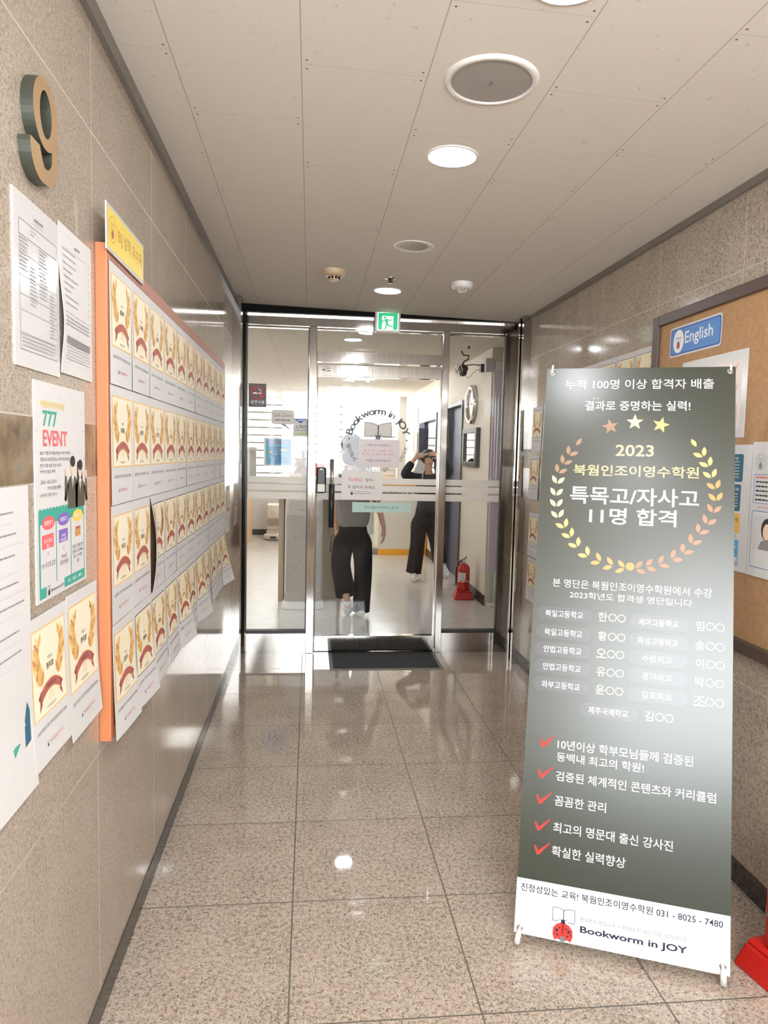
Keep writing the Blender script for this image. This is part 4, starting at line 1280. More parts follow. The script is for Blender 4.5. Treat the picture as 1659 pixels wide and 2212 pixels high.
a.textc('중학영어는', w - 0.085, 0.094, 0.008, WHITEP, 2, 0.01, 0.05, 1); a.textc('학원 집중 관리', w - 0.085, 0.081, 0.008, WHITEP, 2, 0.01, 0.06, 1)
for k in range(3): a.words(w - 0.115, w - 0.06, 0.068 - 0.009 * k, 0.003, NAVYP, 2, R)
a.rect(w - 0.121, 0.022, w - 0.049, 0.048, W, 2); a.poly([(w - 0.117, 0.024), (w - 0.052, 0.024), (w - 0.052, 0.034)], GOLDD, 3); a.poly([(w - 0.117, 0.036), (w - 0.085, 0.038), (w - 0.08, 0.046), (w - 0.117, 0.046)], PETROL, 3)
sheet('academy_poster', a, (CX, 2.482, 1.070), UR, VL, w, h, 'white poster with dark blue text boxes and an amber strip, beside the banner edge', 'poster', bend=lambda a, b: 0.002, nx=2, ny=2)
a = Art(); R = random.Random(10)
a.ring(0.045, 0.375, 0.024, 0.0255, GREY); ladybird(a, 0.045, 0.362, 0.022, 2, GREY, GREY)
a.frame(0.018, 0.240, 0.280, 0.335, 0.0018, BLUEP)
for k in range(6): a.words(0.028, 0.27, 0.322 - 0.0145 * k, 0.005, CORAL if k == 0 else INKD, 2, R)
a.textc('유명 강사진의 완벽한 관리', 0.10, 0.227, 0.010, PINK, 2, 0.0, 0.16, 1)
a.rrect(0.016, 0.030, 0.280, 0.216, 0.008, BLUEP, 1); a.rrect(0.0185, 0.0325, 0.2775, 0.2135, 0.007, W, 2)
a.rect(0.03, 0.09, 0.26, 0.200, LGREY, 3); a.ellipse(0.100, 0.158, 0.030, 0.036, INKD, 4); a.ellipse(0.100, 0.150, 0.020, 0.027, SKINP, 5); a.poly([(0.060, 0.092), (0.140, 0.092), (0.128, 0.118), (0.100, 0.126), (0.072, 0.118)], GREY, 5)
sheet('academy_poster', a, (CX, 2.222, 1.070), UR, VL, 0.296, 0.440, 'white poster with a blue outlined box, cut off by the right edge of the photo', 'poster', bend=lambda a, b: 0.002, nx=2, ny=2)
# certificates on the granite right of the entrance
cert_r = []
for k in range(6):
    y1 = 3.155 + 0.2035 * k
    cert_r.append((y1, 1.652 - 0.001 * k, 'laurel certificate in the upper row on the right wall, %s from the cork board' % ordc[k], k))
rowsr = (('top', 1.484), ('second', 1.168), ('third', 0.790), ('bottom', 0.490))
for i, (nm, z) in enumerate(rowsr):
    cert_r.append((4.640 + (0.03 if i in (1,) else 0), z, 'laurel certificate in the column beside the steel casing on the right, %s of four' % nm, i))
    cert_r.append((4.425, z + 0.004, 'laurel certificate half hidden by the banner, second column from the casing, %s row' % nm, i + 3))
for i, (y1, z, lb, k) in enumerate(cert_r):
    a = certificate_art(0.200, 0.288, '초당중', NAMES[(i * 3 + 2) % 11] if i else '정호영', '2023학년도 1학기 수학 1등을 축하 드려요!', '', True, True, 1)
    sheet('certificate_sheet', a, (XR, y1, z), UR, VL, 0.200, 0.288, lb, 'certificate', 'laurel certificates on the right wall', bend=lambda a, b: 0.002 + 0.006 * max(0, 1 - b / 0.288) ** 2, nx=3, ny=6, thick=0.0006)

# ------------------------------------------------------------------ the banner stand
BO = Vector((0.625, 1.961, 0.030))
BU = Vector((math.cos(-0.39), math.sin(-0.39), 0))
BK = Vector((-math.sin(-0.39), math.cos(-0.39), 0))
BV = Vector((0, 0, 1)) * math.cos(0.271) + BK * math.sin(0.271)
BN = BU.cross(BV)
BW, BH = 0.589, 1.782
t = tag(empty('banner_stand', (0.93, 2.0, 0)), 'tall dark green banner with gold laurel wreath leaning on its stand', 'banner')
a = Art(); a.STEP = 0.00035
a.grid(0, 0, BW, BH, M_BANNER, 0, 2, 6)
a.rect(0, 0, BW, 0.154, mat('banner white', (0.80, 0.81, 0.82, 1), 0.3), 1)
tx = lambda s, b, m=BWHITE, bold=0.0, l=3: a.text(s, b[0], b[1], b[2], b[3], m, l, bold, 3)
tx('누적 100명 이상 합격자 배출', (0.0635, 1.7073, 0.5258, 1.7415), BWHITE, 0.006)
tx('결과로 증명하는 실력!', (0.1306, 1.6324, 0.457, 1.6659), BWHITE, 0.010)
for p in ((0.1584, 1.6742), (0.1712, 1.6742)): a.ellipse(p[0], p[1], 0.0022, 0.0022, BWHITE, 3)
for p, m, ro in (((0.2135, 1.5769), WREATHG[0], 0.2), ((0.2899, 1.5928), WREATHG[1], 0.0), ((0.3697, 1.5841), WREATHG[2], -0.25)): a.star(p[0], p[1], 0.0275, m, 3, ro)
GT = mat('banner gold lettering', s8(230, 202, 138), 0.29, spec=0.8)
tx('2023', (0.2337, 1.4773, 0.3506, 1.5155), GT, 0.012)
tx('북웜인조이영수학원', (0.1038, 1.4089, 0.4857, 1.4461), GT, 0.010)
tx('특목고/자사고', (0.0973, 1.3142, 0.4875, 1.3724), BWHITE, 0.013)
tx('11명 합격', (0.1603, 1.2499, 0.4232, 1.3043), BWHITE, 0.013)
LPT = [(0.1239, 1.5339), (0.0929, 1.4875), (0.0755, 1.4566), (0.0603, 1.4258), (0.055, 1.3903), (0.0524, 1.35), (0.0544, 1.3126), (0.061, 1.2757), (0.0792, 1.2421), (0.0994, 1.2113), (0.1217, 1.181), (0.1529, 1.1516), (0.1901, 1.1324), (0.2266, 1.1205), (0.2626, 1.1134)]
RPT = [(0.4622, 1.5368), (0.4911, 1.4911), (0.5088, 1.4601), (0.52, 1.4245), (0.5311, 1.3891), (0.5358, 1.3515), (0.53, 1.3136), (0.5158, 1.2755), (0.4952, 1.2442), (0.4746, 1.2105), (0.4518, 1.179), (0.4225, 1.1564), (0.3865, 1.1356), (0.35, 1.1239), (0.3198, 1.1149)]
for pts, cols in ((LPT, (0, 0, 0, 0, 1, 1, 1, 1, 2, 2, 2, 2, 3, 3, 3)), (RPT, (2, 2, 2, 2, 3, 3, 4, 4, 4, 4, 4, 4, 4, 4, 4))):
    for k in range(len(pts)):
        p = Vector(pts[k])
        q = Vector(pts[k - 1]) if k else p + (p - Vector(pts[1]))
        d = (q - p).normalized()
        an = math.atan2(d.y, d.x)
        m = WREATHG[cols[k]]
        if k == 0:
            b_ = p - d * 0.028
            a.leaf(b_.x, b_.y, an, 0.030, 0.014, m, 3)
            continue
        b_ = p - d * 0.012
        for s in (-1, 1): a.leaf(b_.x - s * d.y * 0.002, b_.y + s * d.x * 0.002, an + s * 0.62, 0.031, 0.0145, m, 3)
a.ellipse(0.2911, 1.1177, 0.0128, 0.0128, WREATHG[3], 3)
tx('본 명단은 북웜인조이영수학원에서 수강', (0.057, 1.0379, 0.5291, 1.0646))
tx('2023학년도 합격생 명단입니다', (0.1117, 1.0054, 0.4734, 1.0273))
SL = [((0.0975, 0.952), '북일고등학교'), ((0.0978, 0.8929), '북일고등학교'), ((0.0978, 0.8393), '안법고등학교'), ((0.0983, 0.7853), '안법고등학교'), ((0.098, 0.7299), '와부고등학교'), ((0.2417, 0.6667), '제주국제학교')]
NL = [((0.2415, 0.9535), '한'), ((0.2424, 0.8942), '황'), ((0.2414, 0.8411), '오'), ((0.2423, 0.785), '유'), ((0.2422, 0.7307), '윤'), ((0.3863, 0.6689), '김')]
SR = [((0.3789, 0.9486), '세마고등학교'), ((0.3783, 0.8915), '화성고등학교'), ((0.3776, 0.839), '수원외고'), ((0.3782, 0.7853), '경기외고'), ((0.3793, 0.7295), '김포외고')]
NR = [((0.5229, 0.9501), '임'), ((0.5238, 0.8921), '송'), ((0.5245, 0.8385), '이'), ((0.5241, 0.7845), '박'), ((0.5241, 0.7289), '조')]
NAMEC = mat('banner pale yellow lettering', s8(238, 228, 178), 0.29, spec=0.8)
for p, s in SL + SR:
    a.rrect(p[0] - 0.085, p[1] - 0.0205, p[0] + 0.087, p[1] + 0.0215, 0.0205, PILL, 2)
    a.textc(s, p[0], p[1], 0.0215, BWHITE, 3, 0.005, 0.116)
for p, s in NL + NR:
    a.textc(s, p[0] - 0.026, p[1], 0.0285, NAMEC, 3, 0.006)
    for dx in (0.003, 0.0295): a.ring(p[0] + dx, p[1], 0.0098, 0.0122, NAMEC, 3)
CHK = [(0.0554, 0.5519), (0.0561, 0.4599), (0.0564, 0.3854), (0.0559, 0.3082), (0.0579, 0.2402)]
for p in CHK:
    a.frame(p[0] - 0.019, p[1] - 0.019, p[0] + 0.019, p[1] + 0.019, 0.0012, BOXL, 2)
    a.poly([(p[0] - 0.014, p[1] + 0.010), (p[0] - 0.004, p[1] - 0.013), (p[0] + 0.002, p[1] - 0.013), (p[0] + 0.033, p[1] + 0.023), (p[0] + 0.030, p[1] + 0.024), (p[0] - 0.001, p[1] - 0.002), (p[0] - 0.009, p[1] + 0.013)], REDP, 3)
tx('10년이상 학부모님들께 검증된', (0.0982, 0.5395, 0.4851, 0.5686), BWHITE, 0.008)
tx('동백내 최고의 학원!', (0.0974, 0.5035, 0.3499, 0.5302), BWHITE, 0.008)
tx('검증된 체계적인 콘텐츠와 커리큘럼', (0.0982, 0.4464, 0.5474, 0.4749), BWHITE, 0.008)
tx('꼼꼼한 관리', (0.0982, 0.3742, 0.2471, 0.4035), BWHITE, 0.008)
tx('최고의 명문대 출신 강사진', (0.0979, 0.2972, 0.4352, 0.3267), BWHITE, 0.008)
tx('확실한 실력향상', (0.0973, 0.2298, 0.3075, 0.2597), BWHITE, 0.008)
tx('진정성있는 교육! 북웜인조이영수학원 031 - 8025 - 7480', (0.0129, 0.1186, 0.5698, 0.1405), NAVYP, 0.007)
for s, xb in ((-1, 0.1092), (1, 0.1722)):
    a.line((xb, 0.054), (xb, 0.0905), 0.0014, NAVYP, 3); a.line((xb, 0.0905), (0.1405 + s * 0.012, 0.0905), 0.0014, NAVYP, 3); a.line((0.1405 + s * 0.012, 0.0905), (0.1405, 0.086), 0.0014, NAVYP, 3)
    a.line((xb, 0.054), (0.1405 + s * 0.010, 0.055), 0.0014, NAVYP, 3)
a.line((0.1405, 0.052), (0.1405, 0.087), 0.0022, NAVYP, 3)
a.ellipse(0.1398, 0.0275, 0.019, 0.026, INKD, 3)
for s in (-1, 1):
    a.leaf(0.1398 + s * 0.001, 0.053, -math.pi / 2 + s * 0.42, 0.055, 0.034, REDP, 4)
    for dx, dy, rr in ((0.017, 0.030, 0.0042), (0.010, 0.037, 0.0026), (0.014, 0.018, 0.0028), (0.021, 0.021, 0.0022)): a.ellipse(0.1398 + s * dx, dy, rr, rr, NAVYP, 5, 12)
    a.line((0.1398 + s * 0.006, 0.056), (0.1398 + s * 0.011, 0.063), 0.0014, NAVYP, 5); a.ellipse(0.1398 + s * 0.009, 0.055, 0.004, 0.004, BWHITE, 6, 10)
for k in range(3): a.ring(0.1398, 0.030, 0.016 + 0.004 * k, 0.0172 + 0.004 * k, BWHITE, 4, 10, math.radians(250), math.radians(290))
a.ellipse(0.1398, 0.055, 0.008, 0.006, NAVYP, 5, 12)
tx('영어독서 몰입교육 + 영어•수학 내신, 수능 밀착가이드', (0.1865, 0.0646, 0.478, 0.0775), GREY)
tx('Bookworm in JOY', (0.1884, 0.0298, 0.4795, 0.0533), NAVYP, 0.022)
# scuffs on the print
for p, q in (((0.548, 1.20), (0.543, 1.17)), ((0.543, 1.17), (0.548, 1.14)), ((0.565, 0.985), (0.578, 0.978)), ((0.515, 0.63), (0.518, 0.60))): a.line(p, q, 0.0022, PILL, 2)
mb = MB()
a.put(mb, BO, BU, BV, None, 0.001)
mb.obox(BO + BU * (BW / 2) + BV * (BH / 2), (BU, BV, BN), (BW / 2, BH / 2, 0.0009), mat('banner back', (0.6, 0.6, 0.6, 1), 0.6))
# outer gusset of the printed film
mb.build('printed_film', parent=t)
PTS = [(0.0186, 1.7666), (0.5739, 1.7666), (0.0165, 0.0148), (0.5703, 0.0214)]
for i, (u, v) in enumerate(PTS):
    c0 = BO + BU * u + BV * v
    MB().lathe(c0, [(0.0045, 0.0015), (0.0055, 0.003), (0.0085, 0.003), (0.0095, 0.0012)], CHROME, 20, tuple(BN)).build('eyelet', parent=t)
    if v > 1:
        MB().tube([c0 - BN * 0.02, c0 + BN * 0.006, c0 + BN * 0.010 + BV * 0.004, c0 + BN * 0.008 + BV * 0.020, c0 - BN * 0.004 + BV * 0.028], 0.0035, PLASTIC, 10).build('hook', parent=t)
for (u, v), foot in ((PTS[2], (0.628, 1.940, 0.010)), (PTS[3], (1.150, 1.733, 0.010))):
    c0 = BO + BU * u + BV * v
    f = Vector(foot)
    MB().tube([c0 - BN * 0.010, c0 + BN * 0.008, c0.lerp(f, 0.4) + BN * 0.008, f], [0.0035, 0.004, 0.0085, 0.0095], PLASTIC, 12).build('hook_foot', parent=t)
# crossed poles and rear legs behind the film
hub = BO + BU * (BW / 2) + BV * 0.82 - BN * 0.06
for u, v in PTS:
    MB().tube([BO + BU * u + BV * v - BN * 0.012, hub], 0.0055, DARKG, 8).build('pole', parent=t)
MB().ell(hub, 0.025, 0.025, 0.03, DARKG).build('hub', parent=t)
for s in (-1, 1):
    ft = Vector((hub.x, hub.y, 0.006)) + BK * 0.16 + BU * (0.14 * s)
    MB().tube([hub, ft], 0.0055, DARKG, 8).build('rear_leg', parent=t)

# ------------------------------------------------------------------ fire extinguishers
def extinguisher(x, y, rz, label, k=1.0, la=210):
    t = tag(empty('fire_extinguisher', (x, y, 0)), label, 'fire extinguisher', 'red fire extinguishers on stands')
    cx, sn = math.cos(rz), math.sin(rz)
    def rotmb(mb):
        mb.v = [(x + (p[0]) * cx * k - p[1] * sn * k, y + p[0] * sn * k + p[1] * cx * k, p[2] * k) for p in mb.v]
        return mb
    st = rotmb(MB().frustum((0, 0), 0.1, 0.1, 0.078, 0.078, 0.0, 0.075, RED).frustum((0, 0), 0.078, 0.078, 0.072, 0.072, 0.075, 0.09, RED)).build('stand', parent=t, bevel=0.008)
    bd = rotmb(MB().lathe((0, 0, 0), [(0.0, 0.088), (0.063, 0.088), (0.064, 0.10), (0.064, 0.30), (0.060, 0.325), (0.045, 0.348), (0.022, 0.360), (0.018, 0.366)], RED, 32)).build('cylinder', parent=t)
    rotmb(MB().lathe((0, 0, 0), [(0.0645, 0.178), (0.0650, 0.180), (0.0650, 0.186), (0.0645, 0.188)], CHROME, 32)).build('band', parent=bd)
    lab = MB()
    for j in range(7):
        a0, a1 = math.radians(la + 10 * j), math.radians(la + 10 + 10 * j)
        lab.add([(0.0648 * math.cos(q), 0.0648 * math.sin(q), z) for q, z in ((a0, 0.195), (a1, 0.195), (a1, 0.272), (a0, 0.272))], [(0, 1, 2, 3)], WHITEP)
    for j in (1, 2, 3, 4, 5):
        a0, a1 = math.radians(la + 1 + 10 * j), math.radians(la + 8 + 10 * j)
        for z in (0.258, 0.240, 0.225, 0.21):
            lab.add([(0.0651 * math.cos(q), 0.0651 * math.sin(q), zz) for q, zz in ((a0, z), (a1, z), (a1, z + 0.005), (a0, z + 0.005))], [(0, 1, 2, 3)], INKD)
    rotmb(lab).build('paper_label', parent=bd)
    vv = rotmb(MB().lathe((0, 0, 0), [(0.018, 0.362), (0.020, 0.366), (0.020, 0.385), (0.012, 0.395), (0.0, 0.396)], CHROME, 16)).build('valve', parent=t)
    rotmb(MB().obox((-0.012, 0, 0.402), (Vector((0.9, 0, 0.42)).normalized(), Vector((0, 1, 0)), Vector((-0.42, 0, 0.9)).normalized()), (0.035, 0.008, 0.003), BLACKP)
          .obox((0.018, 0, 0.418), (Vector((0.5, 0, 0.85)).normalized(), Vector((0, 1, 0)), Vector((-0.85, 0, 0.5)).normalized()), (0.022, 0.008, 0.003), BLACKP)).build('lever', parent=vv)
    rotmb(MB().tube([(0.022 + 0.016 * math.cos(q), -0.012, 0.394 + 0.016 * math.sin(q)) for q in [2 * math.pi * j / 14 for j in range(15)]], 0.0018, CHROME, 6)).build('pin_ring', parent=vv)
    rotmb(MB().tube([(-0.016, 0, 0.380), (-0.035, 0.0, 0.378), (-0.050, 0.01, 0.36), (-0.069, 0.02, 0.30), (-0.072, 0.02, 0.20), (-0.070, 0.02, 0.13)], 0.008, RUBBER, 8)).build('hose', parent=t)
    return t
extinguisher(1.566, 7.02, math.radians(-4), 'red fire extinguisher on a red stand inside the office by the cream wall')
extinguisher(1.352, 1.752, math.radians(192), 'red fire extinguisher stand at the right edge, beside the banner foot', 1.0, -10)

# ------------------------------------------------------------------ signs and notices on the glass
GY = YG - 0.0005
def gsheet(name, art, x0, z0, x1, z1, label, cat, m=None, y=GY):
    return sheet(name, art, (x0, y, z0), UF, VL, x1 - x0, z1 - z0, label, cat, m=m, thick=0.0006)
w, h = 0.122, 0.163
a = Art()
DSIGN = mat('dark brown sign', s8(74, 58, 58), 0.4)
a.ring(w / 2, 0.100, 0.040, 0.047, REDP, 1)
a.line((w / 2 - 0.030, 0.130), (w / 2 + 0.030, 0.070), 0.007, REDP, 3)
a.rect(0.030, 0.091, 0.080, 0.102, WHITEP, 2); a.rect(0.083, 0.091, 0.090, 0.102, WHITEP, 2)
a.line((0.086, 0.106), (0.084, 0.118), 0.005, WHITEP, 2); a.line((0.084, 0.118), (0.070, 0.122), 0.005, WHITEP, 2); a.line((0.070, 0.122), (0.066, 0.132), 0.005, WHITEP, 2)
a.text('금연시설', 0.014, 0.024, w - 0.014, 0.048, WHITEP, 2, 0.01); a.words(0.02, w - 0.02, 0.012, 0.004, GREY, 2, random.Random(1))
gsheet('no_smoking_sign', a, -0.433, 1.753, -0.311, 1.916, 'dark square no smoking sign on the left side glass', 'sign', DSIGN)
a = Art()
a.rrect(-0.272, 1.638, -0.116, 1.737, 0.018, GREY, 0); a.rrect(-0.269, 1.641, -0.119, 1.734, 0.016, mat('bubble grey', s8(214, 206, 198), 0.5), 1)
a.poly([(-0.215, 1.641), (-0.145, 1.606), (-0.180, 1.641)], GREY, 1)
a.text('Safe Zone', -0.258, 1.690, -0.132, 1.715, GREY, 2, 0.0); a.words(-0.25, -0.14, 1.662, 0.010, GREY, 2, random.Random(6))
tag(a.put(MB(), (0, GY, 0), UF, VL).build('speech_bubble_sticker', (-0.19, GY, 1.67)), 'grey speech bubble sticker on the left side glass', 'sticker')
w, h = 0.099, 0.121
a = Art()
a.poly([(0, h), (w / 2, h - 0.032), (w, h)], DBLUE, 1); a.rect(0.03, h - 0.014, 0.078, h - 0.009, WHITEP, 2); a.rect(0, 0, w, 0.026, mat('sage print', s8(190, 196, 160), 0.5), 1)
a.text('L.PAY', 0.022, 0.052, 0.092, 0.076, NAVYP, 2, 0.0); a.words(0.01, 0.09, 0.036, 0.005, GREY, 2, random.Random(8)); a.textc('안내', 0.055, 0.013, 0.012, mat('leaf green print', s8(96, 150, 90), 0.5), 2)
gsheet('payment_sticker', a, -0.120, 1.559, -0.021, 1.680, 'small payment sticker with a blue corner flag on the left side glass', 'sticker', mat('sticker grey', s8(206, 200, 192), 0.5))
w, h = 0.301, 0.200
PALEPINK = mat('pale lilac paper', s8(226, 216, 216), 0.6, spec=0.3)
a = Art()
a.textc('< 학원 데스크 운영시간 >', w / 2, h - 0.040, 0.017, INKD, 2, 0.0, 0.18)
a.text('월, 수, 금 : 1시 30분 ~ 8시', 0.045, h - 0.088, 0.252, h - 0.071, PINK, 2, 0.0)
a.text('화, 목 : 2시 30분 ~ 8시 30분', 0.038, h - 0.114, 0.260, h - 0.096, PINK, 2, 0.0)
a.text('* 수업은 10시까지 합니다', 0.055, h - 0.160, 0.240, h - 0.141, INKD, 2, 0.0)
gsheet('hours_notice', a, 0.337, 1.347, 0.638, 1.548, 'pale desk hours notice taped over the door logo', 'notice', PALEPINK)
w, h = 0.296, 0.207
a = Art()
a.text('미세요', 0.050, h - 0.080, 0.150, h - 0.050, CORAL, 2, 0.006); a.text('. 밀어~', 0.155, h - 0.078, 0.238, h - 0.054, INKD, 2, 0.0)
a.text('꼭 밀어서 여세요.', 0.045, h - 0.130, 0.246, h - 0.105, INKD, 2, 0.0)
ladybird(a, 0.075, h - 0.165, 0.020, 2); a.text('Bookworm in JOY', 0.093, h - 0.168, 0.220, h - 0.157, INKD, 2, 0.01); a.words(0.093, 0.20, h - 0.150, 0.003, GREY, 2, random.Random(3))
gsheet('push_notice', a, 0.226, 1.115, 0.522, 1.322, 'white push the door notice taped across the frosted strips', 'notice', y=GY - 0.001, m=mat('pale paper', s8(228, 222, 216), 0.5))
a = Art()
a.text('예의 바름은 똑똑하다는 증거다', 0.087, 0.026, 0.338, 0.046, mat('teal ink', s8(70, 110, 104), 0.5), 2, 0.0)
gsheet('motto_strip', a, 0.306, 1.024, 0.730, 1.096, 'long mint green motto strip low on the door glass', 'notice', mat('mint strip', s8(186, 212, 202), 0.5))

# ------------------------------------------------------------------ office furniture and things
# air purifier
t = tag(empty('air_purifier', (-0.047, 6.65, 0)), 'tall white air purifier with a perforated front behind the door post', 'air purifier')
def rbox(x0, x1, y0, y1, r, zs, m):
    """rounded column through heights (z, grow)"""
    mb = MB(); rings = []
    for z, g in zs:
        p = []
        for cx, cy, an in ((x1 - r, y0 + r, -90), (x1 - r, y1 - r, 0), (x0 + r, y1 - r, 90), (x0 + r, y0 + r, 180)):
            for k in range(6):
                q = math.radians(an + 18 * k)
                p.append((cx + (r + g) * math.cos(q), cy + (r + g) * math.sin(q), z))
        rings.append(p)
    n_ = len(rings[0]); fs = []
    for i in range(len(rings) - 1):
        for k in range(n_): fs.append((i * n_ + k, i * n_ + (k + 1) % n_, (i + 1) * n_ + (k + 1) % n_, (i + 1) * n_ + k))
    fs.append(tuple(reversed(range(n_)))); fs.append(tuple((len(rings) - 1) * n_ + k for k in range(n_)))
    return mb.add([q for p in rings for q in p], fs, m, True)
PUR = mat('purifier white', (0.70, 0.68, 0.66, 1), 0.35)
rbox(-0.222, 0.128, 6.50, 6.82, 0.045, [(0.06, 0.0), (0.30, -0.002), (0.95, -0.004), (1.005, -0.006), (1.018, -0.016)], PUR).build('body', parent=t)
rbox(-0.222, 0.128, 6.50, 6.82, 0.045, [(0.0, 0.022), (0.018, 0.022), (0.045, 0.010), (0.075, 0.001)], PUR).build('foot', parent=t)
MB().box(-0.205, 0.112, 6.4965, 6.505, 0.165, 0.875, M_GRILLE).build('grille', parent=t)
a = Art(); a.text('SAMSUNG', -0.10, 0.918, -0.02, 0.928, GREY, 0, 0.01)
a.put(MB(), (0, 6.4985, 0), UF, VL).build('maker_mark', parent=t)
# reception desk
t = tag(empty('reception_desk', (-0.15, 7.0, 0)), 'cream topped reception desk with tan side panels behind the air purifier', 'desk')
MB().box(-0.95, 0.36, 6.80, 7.45, 1.02, 1.175, CREAMP).build('desk_top', parent=t, bevel=0.004)
MB().box(-0.29, -0.24, 6.845, 7.40, 0.0, 1.02, TAN).build('side_panel', parent=t)
MB().box(-0.24, 0.34, 7.02, 7.06, 0.0, 1.02, TAN).build('front_panel', parent=t)
# robot vacuum and dock
t = tag(empty('robot_vacuum_dock', (-0.60, 12.15, 0)), 'tall white charging dock standing against the far wall', 'vacuum dock')
MB().box(-0.71, -0.48, 12.05, 12.40, 0.13, 0.56, PLASTIC).build('tower', parent=t, bevel=0.02)
MB().box(-0.70, -0.49, 12.043, 12.052, 0.20, 0.33, mat('steel tint', (0.42, 0.39, 0.36, 1), 0.3)).build('front_window', parent=t)
MB().box(-0.71, -0.48, 12.0, 12.40, 0.0, 0.13, PLASTIC).build('foot', parent=t, bevel=0.01)
t = tag(empty('robot_vacuum', (-0.58, 11.80, 0)), 'white round robot vacuum parked in front of its dock', 'robot vacuum')
MB().lathe((-0.58, 11.80, 0), [(0.0, 0.01), (0.15, 0.012), (0.165, 0.03), (0.165, 0.075), (0.155, 0.088), (0.0, 0.09)], PLASTIC, 32).build('body', parent=t)
MB().lathe((-0.58, 11.80, 0), [(0.045, 0.089), (0.045, 0.108), (0.038, 0.112), (0.0, 0.112)], PLASTIC, 20).build('sensor_turret', parent=t)
MB().box(-0.63, -0.53, 11.632, 11.65, 0.035, 0.068, BLACKP).build('camera_window', parent=t, bevel=0.003)
# partition and wood cabinet on the left
tag(MB().box(-0.98, -0.25, 12.45, 12.55, 0.10, 0.70, mat('grey partition', (0.50, 0.47, 0.44, 1), 0.6)).box(-0.98, -0.25, 12.44, 12.55, 0.0, 0.10, BLACKP).build('low_partition', (-0.6, 12.5, 0)), 'low grey partition with a black base behind the charging dock', 'partition')
t = tag(empty('wood_cabinet', (-0.975, 11.1, 0)), 'pale birch cabinet along the left side of the office', 'cabinet')
MB().box(-0.998, -0.955, 10.2, 12.0, 0.0, 0.92, M_WOOD).build('body', parent=t)
for y in (10.2, 11.1): MB().box(-0.957, -0.945, y + 0.008, y + 0.892, 0.03, 0.90, M_WOOD).build('cabinet_door', parent=t, bevel=0.003)
for x, cl, lb in ((-0.76, SKYP, 'blue'), (-0.46, mat('pale green box', (0.5, 0.6, 0.5, 1), 0.6), 'pale green')):
    tag(MB().box(x - 0.10, x + 0.10, 12.46, 12.54, 0.70, 0.76, cl).build('storage_box', (x, 12.5, 0.70), bevel=0.004), '%s storage box lying on the low grey partition' % lb, 'box')
# calendar stand
a = Art()
w, h = 0.283, 0.276
a.rect(0.020, 0.014, w - 0.022, h - 0.014, SKYP, 1)
a.text('시험대비 보강 일정', 0.045, h - 0.055, w - 0.05, h - 0.030, CORAL, 2, 0.01); a.textc('10월 일정표', w / 2, h - 0.072, 0.012, WHITEP, 2)
for k in range(7):
    for q in range(3): a.rect(0.060 + 0.025 * k, h - 0.098 - 0.023 * q, 0.067 + 0.025 * k, h - 0.091 - 0.023 * q, NAVYP if q == 0 else DBLUE, 3)
a.rrect(0.155, h - 0.126, 0.228, h - 0.110, 0.006, YELLOW, 2); a.rrect(0.054, h - 0.149, 0.080, h - 0.132, 0.006, YELLOW, 2)
for k in range(6): a.words(0.055 if k > 1 else 0.08, w - 0.055 if k > 1 else w - 0.09, h - 0.175 - 0.013 * k, 0.0045, DBLUE, 2, random.Random(k))
sheet('calendar_stand', a, (-0.447, 7.0, 1.304), UF, VL, w, h, 'blue monthly calendar in a white frame on the reception desk', 'calendar', m=WHITEP, thick=0.006)
_cal = bpy.data.objects['calendar_stand']
MB().tube([(-0.355, 7.006, 1.176), (-0.355, 7.006, 1.31)], 0.004, CHROME, 8).build('stand_rod', parent=_cal)
MB().box(-0.40, -0.31, 6.97, 7.04, 1.175, 1.181, PLASTIC).build('stand_base', parent=_cal)
# teddy bear
t = tag(empty('teddy_bear', (-0.085, 7.1, 1.175)), 'brown plush bear sitting on the reception desk', 'plush toy')
MB().ell((-0.065, 7.12, 1.245), 0.060, 0.055, 0.072, TEDDY).build('body', parent=t)
hd = MB().ell((-0.095, 7.08, 1.335), 0.050, 0.048, 0.045, TEDDY).ell((-0.125, 7.045, 1.318), 0.022, 0.022, 0.017, TEDDY).build('head', parent=t)
for s in (-1, 1): MB().ell((-0.095 + s * 0.040, 7.08, 1.378), 0.016, 0.009, 0.017, TEDDY).build('ear', parent=hd)
MB().ell((-0.140, 7.030, 1.320), 0.007, 0.006, 0.006, BLACKP).build('nose', parent=hd)
for x in (-0.118, -0.085): MB().ell((x, 7.036, 1.342), 0.005, 0.004, 0.005, BLACKP).build('eye', parent=hd)
for s in (-1, 1):
    MB().tube([(-0.065 + s * 0.05, 7.10, 1.28), (-0.075 + s * 0.065, 7.05, 1.235)], [0.022, 0.018], TEDDY).build('arm', parent=t)
    MB().tube([(-0.065 + s * 0.035, 7.09, 1.20), (-0.07 + s * 0.06, 7.0, 1.197)], [0.028, 0.022], TEDDY).build('leg', parent=t)
tag(MB().box(-0.195, -0.080, 6.90, 6.985, 1.175, 1.240, KRAFT).build('kraft_box', (-0.14, 6.94, 1.175), bevel=0.004), 'kraft paper box in front of the plush bear', 'box')
# fairy lights
t = tag(empty('fairy_lights', (-0.20, 6.89, 1.175)), 'string of small warm fairy lights along the desk edge by the bear', 'string lights')
R = random.Random(21)
pts = [(-0.30 + 0.024 * k, 6.86 + R.uniform(-0.012, 0.012), 1.182 + R.uniform(0, 0.012)) for k in range(14)]
MB().tube(pts, 0.0015, GOLDD, 6).build('wire', parent=t)
for k in range(0, 14, 2): MB().ell(pts[k], 0.005, 0.005, 0.005, EMIT_WARM, None, 8, 6).build('bulb', parent=t)
